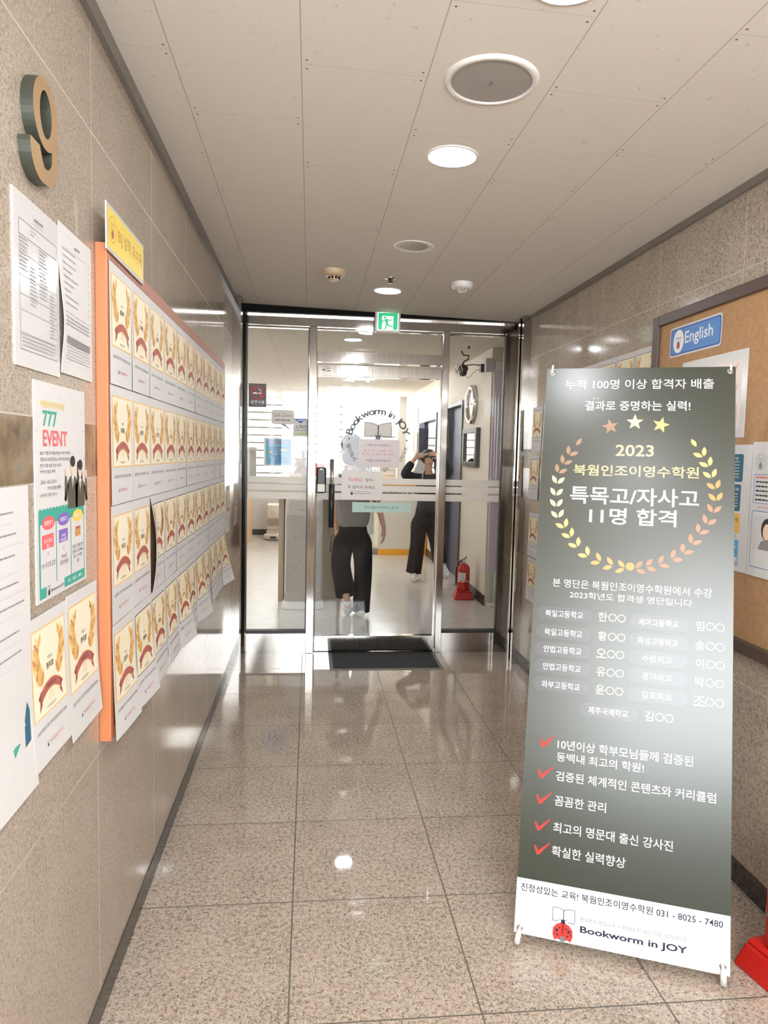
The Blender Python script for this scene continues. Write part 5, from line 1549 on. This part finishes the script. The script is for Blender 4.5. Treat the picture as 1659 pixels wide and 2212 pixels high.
# binders, jar, tower, pink box, papers
for k, (x, cl, lb) in enumerate(((-0.100, LGREY, 'light grey'), (-0.078, GREY, 'grey'), (-0.056, LGREY, 'pale'), (-0.034, GREY, 'darker grey'))):
    tag(MB().box(x, x + 0.020, 7.22, 7.42, 1.175, 1.455 + 0.01 * (k % 2), cl).build('binder', (x + 0.01, 7.3, 1.175), bevel=0.002), '%s binder behind the plush bear, %s from the left' % (lb, ordc[k]), 'binder', 'binders on the desk')
t = tag(empty('glass_jar', (-0.575, 7.05, 1.175)), 'tall clear jar with a lid at the left end of the desk', 'jar')
MB().lathe((-0.575, 7.05, 1.175), [(0.0, 0.0), (0.050, 0.0), (0.055, 0.01), (0.055, 0.26), (0.045, 0.28)], mat('jar glass', (0.62, 0.62, 0.60, 1), 0.1), 24).build('vessel', parent=t)
MB().lathe((-0.575, 7.05, 1.175), [(0.058, 0.275), (0.062, 0.285), (0.062, 0.30), (0.03, 0.312), (0.0, 0.312)], PLASTIC, 24).build('lid', parent=t)
t = tag(empty('tower_figurine', (0.30, 11.5, 0.95)), 'slim lattice tower figurine on the far counter', 'figurine')
mb = MB()
for sx_ in (-1, 1):
    for sy_ in (-1, 1):
        mb.tube([(0.30 + sx_ * 0.045, 11.5 + sy_ * 0.045, 1.055), (0.30 + sx_ * 0.022, 11.5 + sy_ * 0.022, 1.24), (0.30 + sx_ * 0.006, 11.5 + sy_ * 0.006, 1.52)], 0.005, GREY, 6)
for z, q in ((1.15, 0.035), (1.26, 0.022)): mb.box(0.30 - q, 0.30 + q, 11.5 - q, 11.5 + q, z, z + 0.010, GREY)
mb.build('lattice', parent=t)
MB().tube([(0.30, 11.5, 1.50), (0.30, 11.5, 1.56)], 0.004, GREY, 6).build('spire', parent=t)
t = tag(empty('far_counter', (0.2, 11.8, 0)), 'white counter along the far window blinds', 'counter')
MB().box(-0.20, 0.95, 11.35, 12.1, 1.01, 1.055, PLASTIC).build('counter_top', parent=t, bevel=0.003)
MB().box(-0.18, 0.93, 11.45, 12.05, 0.0, 1.01, CREAMP).build('cabinet_body', parent=t)
tag(MB().box(0.08, 0.24, 11.75, 11.95, 1.055, 1.27, CORAL).build('pink_box', (0.16, 11.85, 1.055), bevel=0.004), 'coral pink box on the far counter beside the tower figurine', 'box')
a = Art(); a.text('어서오세요', 0.02, 0.16, 0.46, 0.24, LGREY, 1, 0.0); a.text('소중한 영어', 0.02, 0.05, 0.46, 0.12, LGREY, 1, 0.0)
sheet('whiteboard', a, (0.165, 12.6, 1.16), UF, VL, 0.48, 0.30, 'small white message board in front of the far blinds', 'board', m=WHITEP, thick=0.01)
MB().box(0.20, 0.22, 12.62, 12.64, 0.0, 1.2, PLASTIC).box(0.58, 0.60, 12.62, 12.64, 0.0, 1.2, PLASTIC).build('stand_leg', parent=bpy.data.objects['whiteboard'])
t = tag(empty('desk_printer', (0.72, 11.6, 1.055)), 'dark grey office printer on the far counter behind the walking person', 'printer')
MB().box(0.55, 0.90, 11.45, 11.75, 1.055, 1.26, DARKG).build('body', parent=t, bevel=0.012)
MB().box(0.60, 0.85, 11.40, 11.46, 1.09, 1.10, PLASTIC).build('paper_tray', parent=t)
# yellow trimmed desk before the window, with the shop lettering
t = tag(empty('front_desk', (1.32, 10.4, 0)), 'cream desk front with a yellow plinth and yellow top edge behind the second person', 'desk')
MB().box(0.985, 1.685, 10.10, 10.75, 0.085, 1.005, CREAMP).build('desk_body', parent=t)
MB().box(0.985, 1.685, 10.09, 10.75, 0.0, 0.085, YBASE).build('plinth', parent=t)
MB().box(0.965, 1.690, 10.06, 10.80, 1.005, 1.045, YBASE).build('desk_top', parent=t)
MB().box(1.655, 1.688, 10.085, 10.10, 0.085, 0.90, YBASE).build('corner_strip', parent=t)
a = Art(); a.text('Bookworm in JOY', 1.03, 0.865, 1.62, 0.935, INK, 0, 0.02)
a.put(MB(), (0, 10.098, 0), UF, VL).build('lettering', parent=t)
tag(MB().box(0.70, 0.98, 10.12, 10.30, 0.0, 0.09, GREY).build('grey_plinth', (0.84, 10.2, 0)), 'grey plinth block left of the yellow desk base', 'plinth')
t = tag(empty('drawer_tower', (1.15, 10.55, 1.045)), 'white paper drawer tower on the yellow topped desk', 'drawer unit')
MB().box(1.05, 1.26, 10.42, 10.70, 1.045, 1.29, PLASTIC).build('case', parent=t)
for k in range(3): MB().box(1.06, 1.25, 10.412, 10.425, 1.058 + 0.076 * k, 1.122 + 0.076 * k, WHITEP).build('drawer', parent=t, bevel=0.002)
# lilac panel, corner post and junction box
t = tag(empty('lilac_panel', (1.80, 6.66, 0.33)), 'tall plain lilac panel at the right behind the side glass', 'panel')
MB().box(1.715, 2.30, 6.640, 6.664, 0.34, 2.30, LILAC).build('panel', parent=t)
MB().box(1.716, 2.30, 6.600, 6.640, 2.26, 2.33, PLASTIC).build('head_rail', parent=t)
tag(MB().tube([(1.80, 6.62, 0.03), (1.80, 6.62, 0.34)], 0.028, mat('pale green pipe', (0.50, 0.56, 0.50, 1), 0.4), 14).build('floor_pipe', (1.8, 6.62, 0)), 'short pale green pipe under the lilac panel', 'pipe')
tag(MB().box(1.72, 2.3, 6.56, 6.668, 0.0, 0.03, PLASTIC).build('floor_sill', (2.0, 6.6, 0)), 'low cream sill under the lilac panel', 'sill')
# clock, picture, two slim frames, fan
def ring_pts(y, z, ry, rz_, n_=36): return [(XI, y + ry * math.cos(2 * math.pi * k / n_), z + rz_ * math.sin(2 * math.pi * k / n_)) for k in range(n_ + 1)]
t = tag(empty('wall_clock', (XI, 7.41, 1.985)), 'round silver rimmed wall clock on the cream wall', 'clock')
MB().lathe((XI, 7.41, 1.985), [(0.150, 0.0), (0.20, 0.0), (0.205, 0.03), (0.19, 0.05), (0.165, 0.045), (0.155, 0.025)], CHROME, 40, (-1, 0, 0)).build('rim', parent=t)
MB().lathe((XI, 7.41, 1.985), [(0.0, 0.020), (0.158, 0.020)], mat('clock dial', (0.78, 0.77, 0.74, 1), 0.08, coat=1.0), 40, (-1, 0, 0)).build('dial', parent=t)
MB().obox((XI - 0.024, 7.41, 2.03), (Vector((1, 0, 0)), Vector((0, 1, 0)), Vector((0, 0, 1))), (0.001, 0.004, 0.05), INK).obox((XI - 0.025, 7.37, 1.985), (Vector((1, 0, 0)), Vector((0, 1, 0)), Vector((0, 0, 1))), (0.001, 0.045, 0.003), INK).build('hands', parent=t)
t = tag(empty('framed_picture', (XI, 7.37, 1.53)), 'dark framed picture behind glass below the wall clock', 'picture')
mb = MB()
for y0, y1, z0, z1 in ((7.05, 7.12, 1.335, 1.735), (7.63, 7.70, 1.335, 1.735), (7.12, 7.63, 1.685, 1.735), (7.12, 7.63, 1.335, 1.385)): mb.box(XI - 0.045, XI, y0, y1, z0, z1, DFRAME)
mb.build('frame', parent=t, bevel=0.003)
MB().box(XI - 0.015, XI - 0.002, 7.12, 7.63, 1.385, 1.685, W).build('print', parent=t)
MB().add([(XI - 0.025, 7.12, 1.385), (XI - 0.025, 7.63, 1.385), (XI - 0.025, 7.63, 1.685), (XI - 0.025, 7.12, 1.685)], [(0, 1, 2, 3)], M_PGLASS).build('glass', parent=t)
for z0, z1, lb in ((1.88, 2.18, 'upper'), (1.48, 1.80, 'lower')):
    t = tag(empty('slim_picture', (XI, 11.4, z0)), '%s of two slim pale frames beyond the navy inner window' % lb, 'picture')
    mb = MB()
    for y0, y1, a0, a1 in ((11.20, 11.23, z0, z1), (11.57, 11.60, z0, z1), (11.23, 11.57, z1 - 0.03, z1), (11.23, 11.57, z0, z0 + 0.03)): mb.box(XI - 0.02, XI, y0, y1, a0, a1, TAN)
    mb.build('frame', parent=t)
    MB().box(XI - 0.010, XI, 11.23, 11.57, z0 + 0.03, z1 - 0.03, CREAM).build('print', parent=t)
t = tag(empty('wall_fan', (1.48, 6.95, 2.30)), 'black wall fan with a wire cage high on the cream wall', 'fan')
fc = Vector((1.455, 6.95, 2.29)); fd = Vector((-0.85, -0.25, -0.25)).normalized()
mb = MB()
fa = fd.orthogonal().normalized(); fb = fd.cross(fa)
for rr, off in ((0.062, 0.0), (0.075, 0.012), (0.066, 0.030), (0.045, 0.040), (0.02, 0.044)):
    mb.tube([fc + fd * (0.012 + off) + (fa * math.cos(2 * math.pi * k / 24) + fb * math.sin(2 * math.pi * k / 24)) * rr for k in range(25)], 0.0016, CHROME, 6, False)
for k in range(14):
    q = 2 * math.pi * k / 14
    e = fa * math.cos(q) + fb * math.sin(q)
    mb.tube([fc + fd * 0.012 + e * 0.062, fc + fd * 0.024 + e * 0.075, fc + fd * 0.056], 0.0011, CHROME, 5)
mb.build('cage', parent=t)
mb = MB()
for k in range(3):
    q = 2 * math.pi * k / 3
    e = fa * math.cos(q) + fb * math.sin(q); g = fd.cross(e)
    mb.add([fc + fd * 0.022 + e * 0.012, fc + fd * 0.018 + e * 0.055 + g * 0.026, fc + fd * 0.022 + e * 0.062, fc + fd * 0.030 + e * 0.050 - g * 0.024], [(0, 1, 2, 3)], DARKG)
mb.build('blades', parent=t)
MB().ell(fc - fd * 0.030, 0.052, 0.040, 0.042, BLACKP).ell((1.475, 6.92, 2.255), 0.040, 0.036, 0.036, BLACKP).build('motor', parent=t)
MB().tube([(1.47, 6.95, 2.33), (1.49, 6.95, 2.37), (1.53, 6.95, 2.39), (1.535, 6.95, 2.425), (1.48, 6.95, 2.43), (1.46, 6.95, 2.47)], 0.008, BLACKP, 8).build('bracket', parent=t)
MB().box(1.648, 1.699, 6.90, 6.98, 2.27, 2.345, BLACKP).build('adapter', parent=t, bevel=0.004)
MB().tube([(1.51, 6.94, 2.33), (1.58, 6.94, 2.34), (1.65, 6.94, 2.335)], 0.005, BLACKP, 6).tube([(1.50, 6.92, 2.23), (1.53, 6.92, 2.20), (1.57, 6.92, 2.25), (1.61, 6.92, 2.285), (1.65, 6.92, 2.29)], 0.0025, BLACKP, 6).build('cable', parent=t)
tag(MB().box(1.625, 1.70, 6.60, 6.672, 2.24, 2.36, mat('junction lilac', s8(190, 180, 188), 0.5)).build('junction_box', (1.66, 6.64, 2.24), bevel=0.003), 'small lilac grey junction box at the wall corner near the fan', 'box')
# notice inside the classroom window
a = Art(); a.ellipse(0.10, 0.26, 0.06, 0.09, GREY, 1, 6); a.words(0.03, 0.17, 0.08, 0.02, LGREY, 1, random.Random(5))
sheet('classroom_notice', a, (3.3, 12.19, 1.40), UF, VL, 0.20, 0.40, 'white notice with a grey emblem inside the pale green classroom', 'notice')
# classroom ceiling light
tube_fixture(2.6, 3.0, 9.0, 10.4, 'twin tube ceiling light inside the pale green classroom')

# ------------------------------------------------------------------ people
def skin_mesh(nodes, edges, root, sub=2):
    """continuous surface grown over a skeleton of (name -> (position, radius))"""
    names = list(nodes)
    me = bpy.data.meshes.new('skeleton')
    me.from_pydata([nodes[k][0] for k in names], [(names.index(a), names.index(b)) for a, b in edges], [])
    o = bpy.data.objects.new('skeleton', me)
    COL.objects.link(o)
    o.modifiers.new('skin', 'SKIN').use_smooth_shade = True
    for i, k in enumerate(names):
        r_ = nodes[k][1]
        me.skin_vertices[0].data[i].radius = r_ if isinstance(r_, tuple) else (r_, r_)
        me.skin_vertices[0].data[i].use_root = (k == root)
    if sub:
        s = o.modifiers.new('sub', 'SUBSURF'); s.levels = sub; s.render_levels = sub
    bpy.context.view_layer.update()
    ev = o.evaluated_get(bpy.context.evaluated_depsgraph_get())
    m2 = ev.to_mesh()
    vs = [tuple(v.co) for v in m2.vertices]; fs = [tuple(p.vertices) for p in m2.polygons]
    ev.to_mesh_clear()
    bpy.data.objects.remove(o, do_unlink=True)
    return vs, fs

def hand_nodes(N, E, key, wrist, d, side, nrm, size=0.165, curl=0.35):
    """palm, four unequal bent fingers and a thumb leaving the palm's side"""
    d, side, nrm = Vector(d).normalized(), Vector(side).normalized(), Vector(nrm).normalized()
    w = Vector(wrist)
    pc = w + d * size * 0.28
    N[key + 'palm'] = (tuple(pc), (0.026, 0.015)); E.append((key + 'wrist', key + 'palm'))
    for i, (o, ln) in enumerate(((-1.3, 0.40), (-0.45, 0.46), (0.42, 0.43), (1.25, 0.34))):
        k0 = pc + d * size * 0.22 + side * (o * 0.0165)
        sp = side * (o * 0.13)
        k1 = k0 + (d + sp + nrm * curl * 0.6).normalized() * size * ln * 0.5
        k2 = k1 + (d + sp + nrm * curl * 2.0).normalized() * size * ln * 0.5
        for j, q, rr in ((0, k0, 0.0085), (1, k1, 0.0072), (2, k2, 0.0060)): N['%sf%d%d' % (key, i, j)] = (tuple(q), rr)
        E += [(key + 'palm', '%sf%d0' % (key, i)), ('%sf%d0' % (key, i), '%sf%d1' % (key, i)), ('%sf%d1' % (key, i), '%sf%d2' % (key, i))]
    t0 = w + d * size * 0.20 - side * 0.026
    t1 = t0 + (d * 0.8 - side * 0.6 + nrm * 0.3).normalized() * size * 0.24
    t2 = t1 + (d + nrm * 0.4).normalized() * size * 0.17
    for j, q, rr in ((0, t0, 0.011), (1, t1, 0.0095), (2, t2, 0.0075)): N['%st%d' % (key, j)] = (tuple(q), rr)
    E += [(key + 'palm', key + 't0'), (key + 't0', key + 't1'), (key + 't1', key + 't2')]

def shoe(mb, c, yaw, pitch, m, L=0.235, Wd=0.088):
    """clog: sole plus domed upper, toe along +Y before rotation"""
    rot = Matrix.Rotation(yaw, 3, 'Z') @ Matrix.Rotation(pitch, 3, 'X')
    prof = [(-0.5, 0.34, 0.30), (-0.40, 0.42, 0.34), (-0.15, 0.40, 0.62), (0.05, 0.43, 0.66), (0.25, 0.50, 0.52), (0.40, 0.44, 0.36), (0.49, 0.22, 0.22)]
    seg = 12
    vs, fs = [], []
    for yy, hw, hh in prof:
        for k in range(seg):
            q = 2 * math.pi * k / seg
            px = hw * Wd * math.cos(q) * 1.05
            pz = 0.045 + 0.075 * hh * math.sin(q) if math.sin(q) > 0 else 0.045 + 0.040 * math.sin(q)
            vs.append(Vector(c) + rot @ Vector((px, yy * L, pz)))
    for i in range(len(prof) - 1):
        for k in range(seg): fs.append((i * seg + k, i * seg + (k + 1) % seg, (i + 1) * seg + (k + 1) % seg, (i + 1) * seg + k))
    fs.append(tuple(range(seg))[::-1]); fs.append(tuple((len(prof) - 1) * seg + k for k in range(seg)))
    mb.add(vs, fs, m, True)
    # strap ridge, sole line and vent holes
    for i, (yy, xx) in enumerate(((0.15, -0.2), (0.15, 0.2), (0.24, 0.0), (0.30, -0.2), (0.30, 0.2), (0.36, 0.0))):
        p = Vector(c) + rot @ Vector((xx * Wd, yy * L, 0.045 + 0.075 * (0.60 - 0.9 * max(0, yy - 0.1)) * math.sqrt(max(0, 1 - (xx / 0.5) ** 2)) + 0.001))
        mb.ell(p, 0.0045, 0.0045, 0.003, GREY, None, 8, 4)
    mb.tube([Vector(c) + rot @ Vector((0.46 * Wd * s, yy * L, zz)) for s, yy, zz in ((-1, -0.05, 0.055), (-0.6, -0.10, 0.085), (0, -0.12, 0.095), (0.6, -0.10, 0.085), (1, -0.05, 0.055))], 0.007, m, 8)

# --- person walking away from the glass door
N, E = {}, []
px, py = 0.385, 6.25
N.update({'pel': ((0.385, 6.25, 0.80), (0.095, 0.07)), 'wst': ((0.385, 6.25, 0.97), (0.092, 0.07)), 'chs': ((0.385, 6.25, 1.13), (0.125, 0.085)),
          'nkb': ((0.385, 6.25, 1.265), 0.055), 'nck': ((0.375, 6.25, 1.335), 0.045), 'hd0': ((0.362, 6.26, 1.42), (0.062, 0.072)), 'hd1': ((0.360, 6.26, 1.51), (0.076, 0.088)), 'hd2': ((0.360, 6.26, 1.575), (0.055, 0.065)),
          'shl': ((0.262, 6.25, 1.215), 0.045), 'ell': ((0.225, 6.30, 0.98), 0.034), 'lwrist': ((0.245, 6.36, 0.78), 0.022),
          'shr': ((0.512, 6.25, 1.215), 0.045), 'elr': ((0.608, 6.25, 0.985), 0.034), 'rwrist': ((0.655, 6.205, 0.805), 0.021),
          'hpl': ((0.318, 6.25, 0.77), 0.066), 'knl': ((0.280, 6.32, 0.45), 0.055), 'anl': ((0.335, 6.14, 0.185), 0.033), 'ftl': ((0.345, 6.18, 0.085), 0.030),
          'hpr': ((0.455, 6.25, 0.77), 0.066), 'knr': ((0.487, 6.22, 0.43), 0.055), 'anr': ((0.470, 6.22, 0.075), 0.034), 'ftr': ((0.455, 6.31, 0.045), 0.030)})
E += [('pel', 'wst'), ('wst', 'chs'), ('chs', 'nkb'), ('nkb', 'nck'), ('nck', 'hd0'), ('hd0', 'hd1'), ('hd1', 'hd2'), ('chs', 'shl'), ('shl', 'ell'), ('ell', 'lwrist'), ('chs', 'shr'), ('shr', 'elr'), ('elr', 'rwrist'),
      ('pel', 'hpl'), ('hpl', 'knl'), ('knl', 'anl'), ('anl', 'ftl'), ('pel', 'hpr'), ('hpr', 'knr'), ('knr', 'anr'), ('anr', 'ftr')]
hand_nodes(N, E, 'r', N['rwrist'][0], (0.05, -0.12, -1), (0.25, 1, 0), (-1, 0.15, 0), 0.16)
hand_nodes(N, E, 'l', N['lwrist'][0], (0.05, 0.12, -1), (-0.25, 1, 0), (1, 0.15, 0), 0.16)
vs, fs = skin_mesh(N, E, 'pel')
body = MB().add(vs, fs, SKIN, True)
for s in (-1, 1): body.ell((0.361 + s * 0.076, 6.262, 1.485), 0.010, 0.016, 0.026, SKIN, None, 10, 8)
# face on the far side
body.ell((0.360, 6.352, 1.475), 0.012, 0.014, 0.018, SKIN, None, 10, 8)
for s in (-1, 1): body.ell((0.360 + s * 0.03, 6.340, 1.505), 0.010, 0.006, 0.006, INK, None, 10, 6)
body.ell((0.360, 6.340, 1.435), 0.020, 0.006, 0.006, LIPS, None, 10, 6)
p1 = tag(body.build('person', (0.40, 6.25, 0)), 'person in grey t-shirt and black trousers walking away behind the door', 'person')
vs, fs = skin_mesh({'a': ((0.385, 6.25, 0.745), (0.172, 0.115)), 'b': ((0.385, 6.25, 0.96), (0.160, 0.110)), 'c': ((0.385, 6.25, 1.13), (0.150, 0.105)), 'd': ((0.384, 6.25, 1.262), (0.075, 0.065)),
                    'l': ((0.252, 6.25, 1.205), 0.066), 'l2': ((0.218, 6.285, 1.06), 0.060), 'r': ((0.520, 6.25, 1.205), 0.066), 'r2': ((0.570, 6.25, 1.07), 0.060)},
                   [('a', 'b'), ('b', 'c'), ('c', 'd'), ('c', 'l'), ('l', 'l2'), ('c', 'r'), ('r', 'r2')], 'a')
MB().add(vs, fs, TSHIRT, True).build('t_shirt', parent=p1)
def trousers(parent, top, legs):
    mb = MB()
    x, y, z0, z1 = top
    rings, seg = [], 20
    for t_, rx, ry in ((0.0, 0.145, 0.100), (0.25, 0.160, 0.108), (0.45, 0.128, 0.086), (1.0, 0.100, 0.072)):
        rings.append([(x + rx * math.cos(2 * math.pi * k / seg), y + ry * math.sin(2 * math.pi * k / seg), z0 + (z1 - z0) * t_) for k in range(seg)])
    vs_ = [q for rg in rings for q in rg]
    fs_ = [(i * seg + k, i * seg + (k + 1) % seg, (i + 1) * seg + (k + 1) % seg, (i + 1) * seg + k) for i in range(3) for k in range(seg)]
    fs_ += [tuple(reversed(range(seg))), tuple(3 * seg + k for k in range(seg))]
    mb.add(vs_, fs_, BLACKC, True)
    for pts_, rs_ in legs:
        P_ = [Vector(p) for p in pts_]
        pp_, rr_ = [], []
        for i in range(len(P_) - 1):
            for k in range(4):
                pp_.append(P_[i].lerp(P_[i + 1], k / 4)); rr_.append(rs_[i] + (rs_[i + 1] - rs_[i]) * k / 4)
        pp_.append(P_[-1]); rr_.append(rs_[-1])
        for _ in range(2):
            pp_ = [pp_[0]] + [(pp_[i - 1] + pp_[i] * 2 + pp_[i + 1]) / 4 for i in range(1, len(pp_) - 1)] + [pp_[-1]]
        mb.tube(pp_, rr_, BLACKC, 18)
    return mb.build('trousers', parent=parent)
trousers(p1, (0.387, 6.25, 0.62, 0.92), [([(0.335, 6.25, 0.77), (0.306, 6.25, 0.66), (0.280, 6.31, 0.45), (0.330, 6.145, 0.215)], [0.060, 0.094, 0.086, 0.090]), ([(0.438, 6.25, 0.77), (0.466, 6.25, 0.66), (0.487, 6.23, 0.43), (0.470, 6.235, 0.045)], [0.060, 0.094, 0.080, 0.078])])
mb = MB()
mb.ell((0.360, 6.245, 1.525), 0.094, 0.100, 0.098, HAIR)
vs, fs = skin_mesh({'a': ((0.358, 6.222, 1.50), (0.088, 0.075)), 'b': ((0.352, 6.210, 1.40), (0.086, 0.060)), 'c': ((0.345, 6.205, 1.335), (0.062, 0.040))}, [('a', 'b'), ('b', 'c')], 'a')
mb.add(vs, fs, HAIR, True)
mb.build('hair', parent=p1)
mb = MB(); shoe(mb, (0.452, 6.27, 0.0), math.radians(8), 0.0, SHOE); mb.build('shoe', parent=p1)
mb = MB(); shoe(mb, (0.345, 6.20, 0.055), math.radians(-5), math.radians(-38), SHOE); mb.build('shoe', parent=p1)

# --- person facing the camera, hands raised to the forehead
N, E = {}, []
N.update({'pel': ((1.345, 8.12, 0.80), (0.080, 0.06)), 'wst': ((1.365, 8.12, 0.96), (0.072, 0.055)), 'chs': ((1.375, 8.10, 1.10), (0.12, 0.085)), 'nkb': ((1.365, 8.08, 1.22), 0.052), 'nck': ((1.355, 8.065, 1.275), 0.035),
          'hd0': ((1.347, 8.035, 1.345), (0.049, 0.062)), 'hd1': ((1.350, 8.045, 1.41), (0.070, 0.082)), 'hd2': ((1.355, 8.05, 1.465), (0.052, 0.062)),
          'shl': ((1.260, 8.08, 1.185), 0.045), 'ell': ((1.045, 7.98, 1.205), 0.036), 'lwrist': ((1.165, 7.93, 1.395), 0.022),
          'shr': ((1.480, 8.09, 1.185), 0.045), 'elr': ((1.600, 8.00, 1.265), 0.036), 'rwrist': ((1.465, 7.96, 1.430), 0.022),
          'hpl': ((1.280, 8.12, 0.77), 0.066), 'knl': ((1.250, 8.06, 0.43), 0.054), 'anl': ((1.212, 8.08, 0.08), 0.033), 'ftl': ((1.207, 7.99, 0.045), 0.030),
          'hpr': ((1.415, 8.12, 0.77), 0.066), 'knr': ((1.470, 8.11, 0.44), 0.054), 'anr': ((1.570, 8.33, 0.19), 0.033), 'ftr': ((1.585, 8.25, 0.09), 0.030)})
E += [('pel', 'wst'), ('wst', 'chs'), ('chs', 'nkb'), ('nkb', 'nck'), ('nck', 'hd0'), ('hd0', 'hd1'), ('hd1', 'hd2'), ('chs', 'shl'), ('shl', 'ell'), ('ell', 'lwrist'), ('chs', 'shr'), ('shr', 'elr'), ('elr', 'rwrist'),
      ('pel', 'hpl'), ('hpl', 'knl'), ('knl', 'anl'), ('anl', 'ftl'), ('pel', 'hpr'), ('hpr', 'knr'), ('knr', 'anr'), ('anr', 'ftr')]
hand_nodes(N, E, 'l', N['lwrist'][0], (0.75, -0.05, 0.55), (0.45, 0.2, -0.7), (0.3, 0.3, -0.6), 0.145, 0.5)
hand_nodes(N, E, 'r', N['rwrist'][0], (-0.75, -0.05, 0.35), (0.35, 0.1, 0.7), (-0.2, 0.5, -0.4), 0.145, 0.5)
vs, fs = skin_mesh(N, E, 'pel')
body = MB().add(vs, fs, SKIN, True)
hc = Vector((1.349, 8.04, 1.395))
body.ell(hc + Vector((0, -0.086, -0.010)), 0.010, 0.014, 0.018, SKIN, None, 10, 8)
for s in (-1, 1):
    body.ell(hc + Vector((s * 0.028, -0.074, 0.014)), 0.0085, 0.004, 0.0034, INK, None, 10, 6)
    body.ell(hc + Vector((s * 0.029, -0.074, 0.032)), 0.013, 0.003, 0.0018, HAIR, None, 10, 6)
    body.ell(hc + Vector((s * 0.072, 0.006, -0.005)), 0.010, 0.016, 0.024, SKIN, None, 10, 8)
body.ell(hc + Vector((0, -0.074, -0.046)), 0.019, 0.009, 0.0065, LIPS, None, 10, 6)
p2 = tag(body.build('person', (1.34, 8.1, 0)), 'person in dark jacket facing the camera with both hands at the forehead', 'person')
vs, fs = skin_mesh({'a': ((1.335, 8.11, 0.73), (0.190, 0.125)), 'b': ((1.355, 8.11, 0.95), (0.165, 0.115)), 'c': ((1.375, 8.10, 1.10), (0.150, 0.110)), 'd': ((1.366, 8.085, 1.222), (0.078, 0.068)),
                    'l': ((1.250, 8.07, 1.185), 0.068), 'l2': ((1.050, 7.985, 1.210), 0.066), 'l3': ((1.152, 7.935, 1.375), 0.043), 'r': ((1.485, 8.08, 1.19), 0.068), 'r2': ((1.600, 8.00, 1.268), 0.064), 'r3': ((1.485, 7.965, 1.415), 0.043)},
                   [('a', 'b'), ('b', 'c'), ('c', 'd'), ('c', 'l'), ('l', 'l2'), ('l2', 'l3'), ('c', 'r'), ('r', 'r2'), ('r2', 'r3')], 'a')
MB().add(vs, fs, JACKET, True).build('jacket', parent=p2)
trousers(p2, (1.345, 8.12, 0.62, 0.92), [([(1.300, 8.12, 0.77), (1.266, 8.12, 0.66), (1.250, 8.07, 0.43), (1.213, 8.085, 0.085)], [0.060, 0.096, 0.085, 0.090]), ([(1.390, 8.12, 0.77), (1.424, 8.12, 0.66), (1.480, 8.115, 0.44), (1.558, 8.32, 0.20)], [0.060, 0.096, 0.085, 0.088])])
mb = MB()
mb.ell(hc + Vector((0.004, 0.022, 0.038)), 0.088, 0.088, 0.084, HAIR)
for s in (-1, 1):
    vs, fs = skin_mesh({'a': (tuple(hc + Vector((s * 0.062, -0.030, 0.06))), 0.026), 'b': (tuple(hc + Vector((s * 0.078, -0.018, -0.02))), 0.024), 'c': (tuple(hc + Vector((s * 0.076, -0.02, -0.12))), 0.020)}, [('a', 'b'), ('b', 'c')], 'a')
    mb.add(vs, fs, HAIR, True)
mb.build('hair', parent=p2)
mb = MB(); shoe(mb, (1.210, 8.02, 0.0), math.radians(176), 0.0, SHOE); mb.build('shoe', parent=p2)
mb = MB(); shoe(mb, (1.585, 8.27, 0.075), math.radians(200), math.radians(-42), SHOE); mb.build('shoe', parent=p2)
mb = MB().tube([(1.225, 7.880, 1.438), (1.335, 7.900, 1.462)], 0.012, mat('beige comb plastic', s8(206, 196, 180), 0.5), 10)
tag(mb.build('hair_comb', (1.28, 7.92, 1.45)), 'short beige comb held to the forehead of the person in the jacket', 'comb')
R = random.Random(3)
mb = MB()
pp = [(1.150, 1.245), (1.262, 1.235), (1.285, 1.275), (1.285, 1.335), (1.250, 1.375), (1.215, 1.395), (1.205, 1.375)]
mb.add([(x, 7.905 + 0.006 * math.sin(9 * x), z) for x, z in pp] + [(x, 7.909 + 0.006 * math.sin(9 * x), z) for x, z in pp], [tuple(range(7)), tuple(range(13, 6, -1))] + [(i, (i + 1) % 7, (i + 1) % 7 + 7, i + 7) for i in range(7)], W)
tag(mb.build('hanging_paper', (1.22, 7.91, 1.3)), 'white sheet of paper hanging from the hand of the person in the jacket', 'paper')
